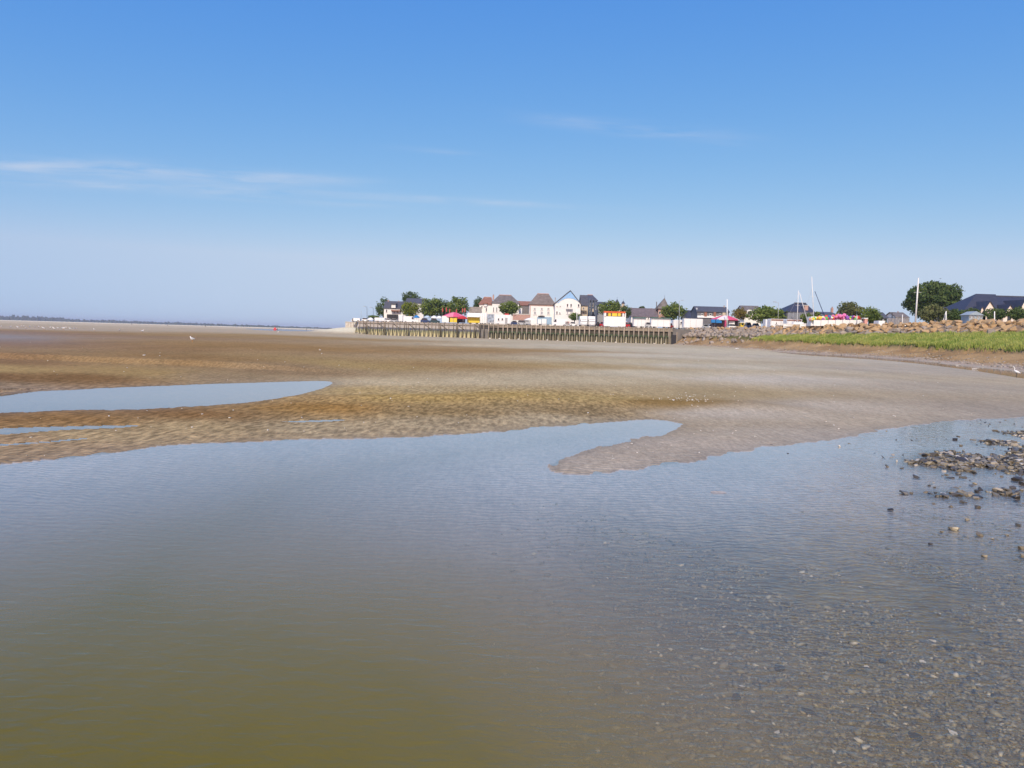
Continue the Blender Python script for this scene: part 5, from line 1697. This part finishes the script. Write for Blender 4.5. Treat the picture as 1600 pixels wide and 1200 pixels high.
# kiosk
t = trailer('white kiosk with yellow menu boards under a red roof edge', 943.6, 977.5, 488.2, 4, VAN_WHITE, name='food_kiosk', cat='kiosk')
part_box(t, 'red_fascia', 944, 977.2, 487, 488.4, -.3, 2.5, ORANGE_RED)
part_box(t, 'serving_hatch', 945.5, 976, 489, 494.4, -.12, -.06, mat('hatch_interior', (.16, .12, .08), .8, .4, 3))
for k, (a, b) in enumerate(((950.5, 954.5), (956.5, 964.5), (965.5, 969.8))):
    part_box(t, 'menu_board', a, b, 489.4, 494, -.22, -.13, YELLOW)
for a in (944.5, 972.5):
    part_box(t, 'white_pillar', a, a + 2.6, 488.5, 495, -.2, -.13, WHITE)
part_box(t, 'lower_front', 943.6, 977.5, 495.1, 509.5, -.2, -.06, WHITE)
car('red car tucked behind the right side of the white kiosk', 973, 984, 8, RED_CAR, h=1.75)
car('dark car between the white kiosk and the green trimmed trailers', 981, 990, 9, BLACK_CAR, h=1.7)
trailer('shorter white trailer with green roof trim right of the kiosk', 990, 1009, 497, 6, trim=GREEN_TRIM)
car('grey car between the two green trimmed white trailers', 1008.5, 1018, 5, SILVER, h=1.8)
trailer('longer white trailer with green roof trim before the tower', 1017.5, 1047.5, 497.2, 5, trim=GREEN_TRIM)
car('dark red car at the right end of the long green trimmed trailer', 1044, 1052, 8, mat('dark_red_car', (.22, .03, .03), .3, .05, 2), h=1.7)
trailer('white caravan with one dark window left of the big plain trailer', 1052, 1068, 500, 6, name='caravan', cat='caravan', windows=[(1064.5, 502.5, 506, 3)])
trailer('big plain white trailer at the right end of the jetty', 1068.5, 1098, 498, 5)
car('silver car right of the big plain white trailer', 1098.5, 1108, 5, SILVER)
car('white car left of the striped pink canopy', 1107, 1116, 4, VAN_WHITE)
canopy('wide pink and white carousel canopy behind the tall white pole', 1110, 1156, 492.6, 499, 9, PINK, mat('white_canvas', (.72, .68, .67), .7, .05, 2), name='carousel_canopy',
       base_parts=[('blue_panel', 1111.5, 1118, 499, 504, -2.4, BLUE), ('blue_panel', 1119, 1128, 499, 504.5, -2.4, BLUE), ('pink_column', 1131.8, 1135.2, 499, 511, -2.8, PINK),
                   ('white_panel', 1139, 1148, 502, 507, -2.0, WHITE), ('shade_panel', 1112, 1154, 500, 512, .5, mat('stall_back', (.16, .14, .17)))], cat='carousel')  # last part: dark sheet standing in for the shade under the canopy
car('white car under the right half of the carousel canopy', 1138, 1151, 3, VAN_WHITE)
t, D = place('yellow_kiosk', 'small yellow ticket booth right of the carousel', 'booth', 1160, 5, None)
part_box(t, 'booth_body', 1157.3, 1163.2, 504.3, 512, 0, 1.2, YELLOW, D); part_box(t, 'booth_roof', 1156.8, 1163.7, 503.4, 504.25, -.2, 1.4, WHITE, D)
part_box(t, 'hatch', 1158.6, 1162, 505.5, 508, -.05, -.005, GLASS, D)
car('dark blue car left of the wide dense tree', 1164, 1176, 6, BLUE_CAR, h=1.9)
car('white car half hidden under the wide dense tree', 1176, 1188, 8, VAN_WHITE, h=1.7)
van('white van right under the wide dense tree', 1194, 1206, 6, VAN_WHITE, 499)
t = trailer('long white trailer with brown striped top left of the boat masts', 1204, 1229, 498.3, 5, windows=[(1213, 503.5, 506.5, 2.6)], name='show_trailer')
part_box(t, 'brown_stripe', 1205, 1228.6, 499.3, 500.8, -.06, -.035, mat('brown_stripe', (.30, .16, .12), .7, .3, 3))
t = trailer('second white trailer with brown striped top, nearer the masts', 1229.5, 1253, 498.8, 5, name='show_trailer', door=1246)
part_box(t, 'brown_stripe', 1230, 1252.6, 499.8, 501.2, -.06, -.035, mat('brown_stripe', (0, 0, 0)))

# toy stall with its heap of bright prizes, behind a white barrier
t, D = place('white_barrier', 'long low white barrier in front of the bright toy stall', 'barrier', 1311, 5, None)
for k in range(7):
    part_box(t, 'barrier_panel', 1271.5 + 11.3 * k, 1282.5 + 11.3 * k, 500.3 - .05 * k, 509, 0, .25, WHITE, D)
ts, D = place('toy_stall', 'fairground stall heaped with bright red pink yellow and purple toys', 'stall', 1311, 8, None)
part_box(ts, 'stall_counter', 1267, 1356, 497, 509, 0, 2.2, WHITE, D)
cols = [(.62, .05, .06), (.75, .30, .05), (.80, .62, .08), (.12, .45, .10), (.75, .20, .42), (.30, .10, .42), (.06, .14, .42), (.78, .74, .70), (.72, .36, .30)]
pm = [mat('toy_plush_%d' % k, c, .8, .2, 4) for k, c in enumerate(cols)]
r = random.Random(5)
for k in range(110):
    px = 1267 + 88 * (k + r.uniform(-.4, .4)) / 110
    hump = 491.5 + 6.0 * min(1., abs(px - 1312) / 42.) + (1.2 if px < 1275 else 0)
    py = r.uniform(hump, 499.5)
    p = at(px, py, D); s = r.uniform(.20, .42)
    mm = pm[4] if 1303 < px < 1322 and r.random() < .7 else (pm[5] if 1322 <= px < 1332 and r.random() < .7 else r.choice(pm))
    o = MB().blob((0, 0, 0), s * r.uniform(.8, 1.3), s, s * r.uniform(.8, 1.3), 7, 5).build('toy', mm, ts, (p[0] - ts.location.x, r.uniform(-.5, .5), p[2] - ZQ), smooth=True)
part_box(ts, 'stall_back', 1268, 1355, 498, 500, 1.0, 1.3, pm[6], D)
t, D = place('striped_booth', 'narrow red and white booth at the right end of the toy stall', 'booth', 1353, 5, None)
part_box(t, 'booth_body', 1350.8, 1355.8, 498, 509, 0, .8, pm[8], D); part_box(t, 'booth_top', 1350.2, 1356.4, 496.8, 497.95, -.1, .9, WHITE, D)
van('white van roof showing above the rocks right of the toy stall', 1369, 1382, 6, VAN_WHITE, 501.4)


def grey_fence(label, px0, px1, py0, extra, m, n):
    t, D = place('slatted_fence', label, 'fence', (px0 + px1) / 2, extra, 'fences behind the rock bank')
    for k in range(n):
        a = px0 + (px1 - px0) * k / n
        part_box(t, 'fence_panel', a + .1, a + (px1 - px0) / n - .5, py0, 507, 0, .08, m, D)
        part_box(t, 'fence_post', a + (px1 - px0) / n - .45, a + (px1 - px0) / n + .05, py0 - .8, 507, -.04, .12, STEEL, D)


grey_fence('long grey fence between the hedge and the biggest tree', 1387, 1421, 497.2, 10, mat('fence_grey', (.26, .25, .26), .8, .15, 2), 6)
grey_fence('tall grey netting fence below the dark hipped roof', 1230, 1270, 488.5, 10, mat('netting_grey', (.20, .21, .23), .9, .15, 3), 4)


# ------------------------------------------------------------------ masts, lamps and posts
def pole(name, label, cat, px0, py0, px1, py1, extra, r, m, group=None, head=False, cross=None):
    D = depth_at(px1, extra)
    a, b = at(px0, py0, D), at(px1, py1, D)
    t = thing(name, label, cat, (b[0], D, ZQ), 0, group)
    k = (b[2] - ZQ) / max(a[2] - b[2], .1)
    foot = ((b[0] - a[0]) * k, 0, 0)
    MB().tube(foot, (a[0] - b[0], 0, a[2] - ZQ), r, r * .75, 7).build('shaft', m, t, smooth=True)
    zt = a[2] - ZQ; xt = a[0] - b[0]
    if head:
        MB().tube((xt, 0, zt - .05), (xt + .9 * head, 0, zt + .15), .04, .03, 5).build('lamp_arm', m, t)
        MB().box(min(xt + .6 * head, xt + 1.3 * head), max(xt + .6 * head, xt + 1.3 * head), -.14, .14, zt + .10, zt + .24).build('lamp_head', STEEL, t)
    if cross:
        MB().tube((xt - cross, 0, zt * .72), (xt + cross, 0, zt * .72), .03, .03, 5).build('cross_arm', m, t)
    return t


GL = 'lamp posts at the left end of the quay'
pole('lamp_post', 'thin lamp post, leftmost of three at the left end of the quay', 'lamp post', 564.2, 484.5, 564.4, 501, 16, .06, STEEL, GL)
pole('lamp_post', 'tallest thin lamp post, middle of three at the left end of the quay', 'lamp post', 573.4, 479.5, 573.6, 501, 16, .07, DARK_METAL, GL, head=-1)
pole('lamp_post', 'thin lamp post nearest the dark round tree at the left end', 'lamp post', 583.2, 481, 583.3, 501, 16, .07, DARK_METAL, GL, head=-1)
pole('street_lamp', 'grey street lamp in front of the round green tree', 'lamp post', 1061.6, 469.8, 1061.2, 513, 4, .09, STEEL, None, head=1)
pole('white_post', 'short white post before the blue pediment building', 'post', 901.2, 483, 901.6, 508, 4, .11, WHITE)
pole('white_pole', 'tall white pole standing before the carousel canopy', 'pole', 1136.2, 467.5, 1136, 511, 3, .15, WHITE)
pole('street_lamp', 'slim grey lamp post left of the two boat masts', 'lamp post', 1216.4, 473, 1215.6, 506, 9, .06, STEEL, None, head=-1)
pole('thin_pole', 'thin grey pole at the right end of the toy stall', 'pole', 1338.6, 491, 1338.4, 506, 4, .07, STEEL)
pole('utility_pole', 'short dark utility pole behind the grey fence', 'pole', 1394, 488, 1394, 504, 20, .12, DARK_METAL, None, cross=.9)
pole('fence_mast', 'thin white post at the middle of the grey fence', 'post', 1410.2, 491.5, 1410, 505, 8, .07, WHITE)
pole('white_mast', 'tall white flag mast before the biggest tree', 'mast', 1435.2, 434, 1430.2, 506, 6, .16, ALU, None, cross=.7)
pole('mooring_post', 'white post with slanting stay right of the biggest tree', 'post', 1478.4, 486, 1478, 503, 6, .10, WHITE)
pole('mooring_post', 'short white post on the rocks right of the grey hut', 'post', 1554, 486.5, 1554, 502, 5, .09, WHITE)
D = depth_at(1475, 6.2); a, b = at(1477.6, 488, D), at(1471.5, 503, D)
t = thing('slanting_rope', 'pale rope slanting down from the white post', 'rope', (b[0], D, b[2])); MB().tube((0, 0, -1), (a[0] - b[0], 0, a[2] - b[2]), .05, .05, 5).build('rope_line', WHITE, t)


def sailboat(label, top, bot, stay, extra, rs, sm, L_=7.0):
    D = depth_at(bot[0], extra); a, b = at(*top, D), at(*bot, D)
    t = thing('sailing_boat', label, 'boat', (b[0], D, ZQ), 0, 'laid up boats behind the rock bank')
    z0 = .35
    secs = []
    for u in np.linspace(0, 1, 7):
        x = -L_ * .45 + L_ * u; w = 1.15 * math.sin(math.pi * (.18 + .82 * (1 - u) ** .8)) ** .7 if u < 1 else .02
        w = max(w, .03)
        secs.append([(x, -w, z0 + .9 + .15 * u), (x, -w * .75, z0 + .3), (x, 0, z0), (x, w * .75, z0 + .3), (x, w, z0 + .9 + .15 * u)])
    vs = [p for s in secs for p in s]
    fs = [(j * 5 + k, j * 5 + k + 1, (j + 1) * 5 + k + 1, (j + 1) * 5 + k) for j in range(6) for k in range(4)] + [(j * 5 + 4, j * 5, (j + 1) * 5, (j + 1) * 5 + 4) for j in range(6)] + [(0, 4, 3, 2, 1)]
    MB().add(vs, fs).build('hull', WHITE, t)
    MB().box(-L_ * .15, L_ * .18, -.6, .6, z0 + .92, z0 + 1.3).build('cabin', WHITE, t)
    MB().box(-.5, .5, -.15, .15, 0, z0 + .1).build('keel', DARK_METAL, t)
    zt = a[2] - ZQ; xt = a[0] - b[0]; k = (b[2] - ZQ - 1.2) / (a[2] - b[2])
    ft = (-xt * k, 0, 1.0)
    MB().tube(ft, (xt, 0, zt), .10, .075, 7).build('mast', ALU, t, smooth=True)
    m = at(stay[0], stay[1], D); e = at(stay[2], stay[3], D)
    q0, q1 = (m[0] - b[0], 0, m[2] - ZQ), (e[0] - b[0], 0, e[2] - ZQ)
    ext = ((q1[0] - q0[0]) * .25 + q1[0], 0, max(q1[2] + (q1[2] - q0[2]) * .25, 1.0))
    MB().tube(q0, ext, rs * .7, rs, 6).build('furled_sail', sm, t, smooth=True)
    MB().tube((xt * .6, 0, zt * .85), (-L_ * .43, 0, 1.2), .018, .018, 4).build('back_stay', STEEL, t)
    MB().tube((xt * .5 - .55, 0, zt * .62), (xt * .5 + .55, 0, zt * .62), .03, .03, 4).build('spreader', ALU, t)


sailboat('boat with shorter white mast and white furled sail behind the rocks', (1247.6, 454), (1245.4, 507), (1249, 457, 1260.4, 505), 3, .09, ALU)
sailboat('boat with the tallest white mast and dark blue furled sail', (1268.4, 432), (1272.2, 507), (1273.2, 455, 1289.4, 506), 3, .09, mat('navy_sail_cover', (.03, .05, .13), .8, .1, 3))


# ------------------------------------------------------------------ people
def person_mesh(name, top, legs, walk=.12):
    """one continuous skin grown over a standing skeleton, then coloured by height"""
    J = {'pelvis': (0, 0, .92, .15), 'chest': (0, 0, 1.25, .17), 'neck': (0, 0, 1.47, .065), 'head': (0, .01, 1.60, .105), 'crown': (0, .01, 1.70, .085)}
    E_ = [('pelvis', 'chest'), ('chest', 'neck'), ('neck', 'head'), ('head', 'crown')]
    for s, nm in ((-1, 'l'), (1, 'r')):
        J[nm + 'hip'] = (s * .10, 0, .86, .10); J[nm + 'knee'] = (s * .11, s * walk, .48, .068); J[nm + 'ankle'] = (s * .11, s * walk * 1.4 + .04, .08, .045); J[nm + 'toe'] = (s * .12, s * walk * 1.4 - .12, .04, .04)
        J[nm + 'sho'] = (s * .19, 0, 1.38, .065); J[nm + 'elb'] = (s * .25, -s * walk * .6, 1.12, .045); J[nm + 'wri'] = (s * .26, -s * walk - .05, .88, .032); J[nm + 'hand'] = (s * .26, -s * walk - .07, .79, .035)
        E_ += [('pelvis', nm + 'hip'), (nm + 'hip', nm + 'knee'), (nm + 'knee', nm + 'ankle'), (nm + 'ankle', nm + 'toe'), ('chest', nm + 'sho'), (nm + 'sho', nm + 'elb'), (nm + 'elb', nm + 'wri'), (nm + 'wri', nm + 'hand')]
    names = list(J)
    me = bpy.data.meshes.new(name)
    me.from_pydata([J[k][:3] for k in names], [(names.index(a), names.index(b)) for a, b in E_], [])
    o = bpy.data.objects.new(name, me); COL.objects.link(o)
    md = o.modifiers.new('skin', 'SKIN')
    for k, nmx in enumerate(names):
        me.skin_vertices[0].data[k].radius = (J[nmx][3], J[nmx][3])
    me.skin_vertices[0].data[0].use_root = True
    sb = o.modifiers.new('sub', 'SUBSURF'); sb.levels = 1; sb.render_levels = 1
    dg = bpy.context.evaluated_depsgraph_get()
    m2 = bpy.data.meshes.new_from_object(o.evaluated_get(dg))
    bpy.data.objects.remove(o); bpy.data.meshes.remove(me)
    m2.name = name
    ms = [mat('skin_tone', (.45, .27, .19), .7, .05, 5), mat('cloth_%s_%s_%s' % tuple(int(c * 100) for c in top), top, .85, .1, 5), mat('cloth_%s_%s_%s' % tuple(int(c * 100) for c in legs), legs, .85, .1, 5), mat('dark_hair', (.04, .03, .02), .9, .1, 9)]
    for x in ms:
        m2.materials.append(x)
    for p in m2.polygons:
        c = p.center
        p.material_index = 3 if c.z > 1.64 else 0 if c.z > 1.45 or (abs(c.x) > .215 and c.z < 1.1) else 1 if c.z > .93 else 2
        p.use_smooth = True
    return m2


def person(label, px, pybase, z, D, top, legs, group, rz=0.0):
    x = at(px, pybase, D)[0]
    o = link('person', person_mesh('person', top, legs), None, (x, D, z), rz)
    return tag(o, label, 'person', group)


GP, GQ = 'people walking far out on the strand', 'people among the market stalls'
for label, px, D, top, legs, rz in (('distant walker in dark clothes on the strand, left of the water strip', 321, 560, (.05, .05, .07), (.04, .05, .08), .4),
                                    ('tiny distant walker near the right end of the far water strip', 479, 640, (.10, .05, .05), (.05, .05, .07), 1.2),
                                    ('tiny distant walker beyond the flock of gulls', 262, 620, (.06, .06, .08), (.05, .05, .05), -.5),
                                    ('tiny distant walker furthest left beyond the gulls', 206, 640, (.20, .20, .22), (.05, .05, .06), .2),
                                    ('distant person in dark clothes beside the red beach shelter', 433.5, 600, (.05, .05, .06), (.05, .05, .06), 0.)):
    person(label, px, 512, zground(at(px, 512, D)[0], D), D, top, legs, GP, rz)
for label, px, ex, top, legs in (('person in dark clothes by the white van nose', 886.2, 4.3, (.08, .04, .05), (.04, .05, .09)), ('person in a reddish top between white van and white car', 888.6, 4.6, (.35, .10, .10), (.05, .05, .07)),
                                 ('person in pale top at the right end of the white van', 884.2, 3.9, (.5, .48, .45), (.08, .09, .14))):
    person(label, px, 507, ZQ, depth_at(px, ex), top, legs, GQ, random.uniform(-1, 1))
D = 600; g = at(430, 513, D); z = zground(g[0], D)
t = thing('beach_shelter', 'small red beach shelter far out by the water strip', 'shelter', (g[0], D, z))
MB().add([(-1.6, -.8, 0), (1.4, -.8, 0), (1.4, .8, 0), (-1.6, .8, 0), (-.5, 0, 2.2), (.3, 0, 1.9)], [(3, 2, 1, 0), (0, 1, 5, 4), (1, 2, 5), (2, 3, 4, 5), (3, 0, 4)]).build('shelter_cloth', RED, t)
for x in (-1.6, 1.4):
    MB().tube((x, -.82, 0), (x * .25, -.02, 2.1), .03, .03, 5).build('shelter_pole', STEEL, t)

# ------------------------------------------------------------------ birds
GULL_W = mat('gull_white', (.80, .80, .79), .8, .04, 9)
GULL_G = mat('gull_grey', (.30, .32, .35), .8, .06, 9)
BEAK = mat('gull_orange', (.55, .25, .04), .6, .1, 9)


def gull_parts():
    body = MB(); vs = []
    prof = [(-.26, .012, .015, .24), (-.17, .04, .045, .245), (-.05, .075, .08, .235), (.07, .08, .085, .235), (.15, .055, .065, .27), (.19, .038, .045, .33), (.225, .042, .045, .375), (.265, .03, .03, .38), (.285, .012, .012, .375)]
    n = 8
    for x, ry, rz_, z in prof:
        for k in range(n):
            a = 2 * math.pi * k / n; vs.append((x, ry * math.cos(a), z + rz_ * math.sin(a)))
    body.add(vs, [(j * n + k, j * n + (k + 1) % n, (j + 1) * n + (k + 1) % n, (j + 1) * n + k) for j in range(len(prof) - 1) for k in range(n)] + [tuple(range(n)), tuple(range(len(prof) * n - 1, (len(prof) - 1) * n - 1, -1))])
    b = body.mesh('body', True); b.materials.append(GULL_W)
    w = MB()
    for s in (-1, 1):
        w.add([(.11, s * .07, .28), (.02, s * .088, .235), (-.15, s * .062, .235), (-.33, s * .015, .25), (-.12, s * .04, .30)], [(0, 1, 2, 3, 4)])
    wm = w.mesh('wings'); wm.materials.append(GULL_G)
    k = MB().tube((.28, 0, .375), (.335, 0, .362), .011, .004, 5).mesh('beak'); k.materials.append(BEAK)
    l = MB().tube((0, .03, 0), (.01, .03, .19), .008, .01, 5).add([(.0, .03, .003), (.06, .01, .003), (.07, .05, .003)], [(0, 1, 2)]).mesh('leg'); l.materials.append(BEAK)
    return b, wm, k, l


GB, GWG, GK, GLG = gull_parts()


def gull(label, px, py, group, scale=1.0, rz=None, name='gull'):
    g_ = ground(px, py, .3); z = zground(g_[0], g_[1])
    if px < 1500:
        g_ = ground(px, py, z); z = zground(g_[0], g_[1])
    t = thing(name, label, 'bird', (g_[0], g_[1], max(z, 0)), random.uniform(0, 6.28) if rz is None else rz, group)
    t.scale = (scale,) * 3
    link('body', GB, t); link('wings', GWG, t); link('beak', GK, t); link('leg', GLG, t); o = link('leg', GLG, t); o.location = (0, -.06, 0)


GG = 'flock of gulls on the far sand'
for px, py in ((2, 512.5), (16, 512.6), (28, 513.2), (33, 512), (37, 511.8), (40.5, 515.3), (46, 511.8), (54.5, 512.6), (60, 512.4), (67.5, 514.2), (69, 516.2), (78.5, 513.2), (83.5, 514.2), (85.5, 515.6), (91, 514.4), (97, 514.2),
               (104, 513.8), (110, 515.2), (119.5, 515.4), (116, 515.2), (147.5, 516.8), (187, 517.6)):
    gull('white gull standing in the flock on the far left sand', px, py, GG, 1.0)
gull('largest white gull of the flock on the far left sand', 99, 516, None, 1.35, .3)
gull('lone white gull right of the flock on the far sand', 221.5, 519.6, None, 1.25, .6)
gull('lone white gull on brown sand, nearest to the camera on the left', 300.8, 535, None, 1.2, 2.6)
gull('white gull far out by the narrow water strip', 434, 520.5, None, 1.2, 0.)
# egret-like bird at the creek on the right
g_ = ground(1588, 590, 0.0)
t = thing('white_egret', 'white long necked bird standing in the creek at right edge', 'bird', (g_[0], g_[1], zground(g_[0], g_[1])), 2.2)
bm_ = MB(); vs = []
prof = [(-.25, .01, .30), (-.12, .06, .36), (0, .085, .40), (.10, .07, .43), (.15, .035, .50), (.13, .026, .60), (.15, .024, .68), (.19, .032, .72), (.235, .012, .715)]
for x, r_, z in prof:
    for k in range(8):
        a = 2 * math.pi * k / 8; vs.append((x + (r_ * math.sin(a) * (.9 if .45 < z < .7 else 0)), r_ * math.cos(a), z + (r_ * math.sin(a) * (.3 if .45 < z < .7 else 1))))
bm_.add(vs, [(j * 8 + k, j * 8 + (k + 1) % 8, (j + 1) * 8 + (k + 1) % 8, (j + 1) * 8 + k) for j in range(len(prof) - 1) for k in range(8)] + [tuple(range(8)), tuple(range(71, 63, -1))])
bm_.build('body', GULL_W, t, smooth=True)
MB().tube((.23, 0, .715), (.33, 0, .69), .010, .003, 5).build('beak', DARK_METAL, t)
for y in (-.03, .03):
    MB().tube((0, y, 0), (.01, y, .36), .008, .009, 5).build('leg', DARK_METAL, t)
# pale drift pieces on the mud
for label, px, py, s in (('pale driftwood log on the mud left of the white bird', 1524, 573.5, .34), ('small pale drift block on the mud by the creek', 1497, 568.5, .25), ('white plastic drum lying on the mud near the jetty', 1152, 545, .4)):
    D = ground(px, py, .2)[1]; x = at(px, py, D)[0]; z = zground(x, D)
    t = thing('drift_piece', label, 'driftwood' if 'wood' in label else 'debris', (x, D, z), .4, None)
    MB().tube((-s, 0, s * .22), (s, .1, s * .25), s * .22, s * .16, 8).build('drift_body', CONCRETE if 'drum' not in label else WHITE, t)
    MB().tube((s * .2, 0, s * .2), (s * .5, -.2, s * .55), s * .08, s * .04, 6).build('drift_stub', CONCRETE, t)


# ------------------------------------------------------------------ far shore
def far_wood():
    r = random.Random(3)
    VS, FS, off = [], [], 0
    prof = MB().blob((0, 0, 0), 1, 1, 1, 7, 5)
    B = np.array(prof.v); F4 = [f for f in prof.f if len(f) == 4]; F4 = np.array(F4)
    ks = np.arange(-420, 520, 1.7)
    for px in ks:
        D = 4300 + 500 * math.sin(px * .01) + r.uniform(-250, 250)
        base = at(px, 499.5 + .0279 * px, D)
        hpx = (np.interp(px, [-400, 0, 60, 100, 120, 200, 250, 300, 330, 400, 460, 500], [6, 5.2, 5.6, 4.2, 3.0, 3.6, 2.8, 3.4, 2.4, 2.6, 2.0, 1.6])) * r.uniform(.75, 1.35)
        hgt = hpx * mpp(D); w = r.uniform(7, 16)
        J = B * np.array([w, 12, hgt]) * (1 + .18 * np.random.default_rng(int(px * 10) % 9999 + 1).normal(size=(len(B), 1)))
        VS.append(J + np.array([base[0], D, .4])); FS.append(F4 + off); off += len(B)
    me = np_mesh('far_wood', np.concatenate(VS), np.concatenate(FS), False)
    me.materials.append(mat('far_foliage', (.04, .06, .035), .95, .3, .05))
    tag(link('far_wood', me), 'low line of woods along the far shore', 'woods', None, 'stuff')
    # thin strip of far salt meadow
    mb = MB()
    pr = []
    for px in np.linspace(-500, 540, 40):
        a, b = at(px, 500, 3300), at(px, 500, 4200)
        pr += [(a[0], 3300, .55), (b[0], 4200, .9)]
    mb.add(pr, [(2 * k, 2 * k + 2, 2 * k + 3, 2 * k + 1) for k in range(39)])
    tag(mb.build('far_meadow', mat('far_meadow', (.12, .14, .06), .95, .2, .01)), 'thin green salt meadow before the far woods', None, None, 'structure')


far_wood()

# ------------------------------------------------------------------ haze
hz = bpy.data.materials.new('sea_haze'); hz.use_nodes = True
N_, L_ = hz.node_tree.nodes, hz.node_tree.links
N_.remove(N_['Principled BSDF'])
pv = N_.new('ShaderNodeVolumePrincipled')
pv.inputs['Color'].default_value = (.72, .77, .96, 1)
pv.inputs['Density'].default_value = 0.00012
pv.inputs['Anisotropy'].default_value = 0.0
L_.new(pv.outputs[0], N_['Material Output'].inputs['Volume'])
hb = MB().box(-15500, 15500, -400, 9200, -3, 40).build('haze', hz)
tag(hb, 'thin blue sea haze over the whole estuary', None, None, 'stuff')
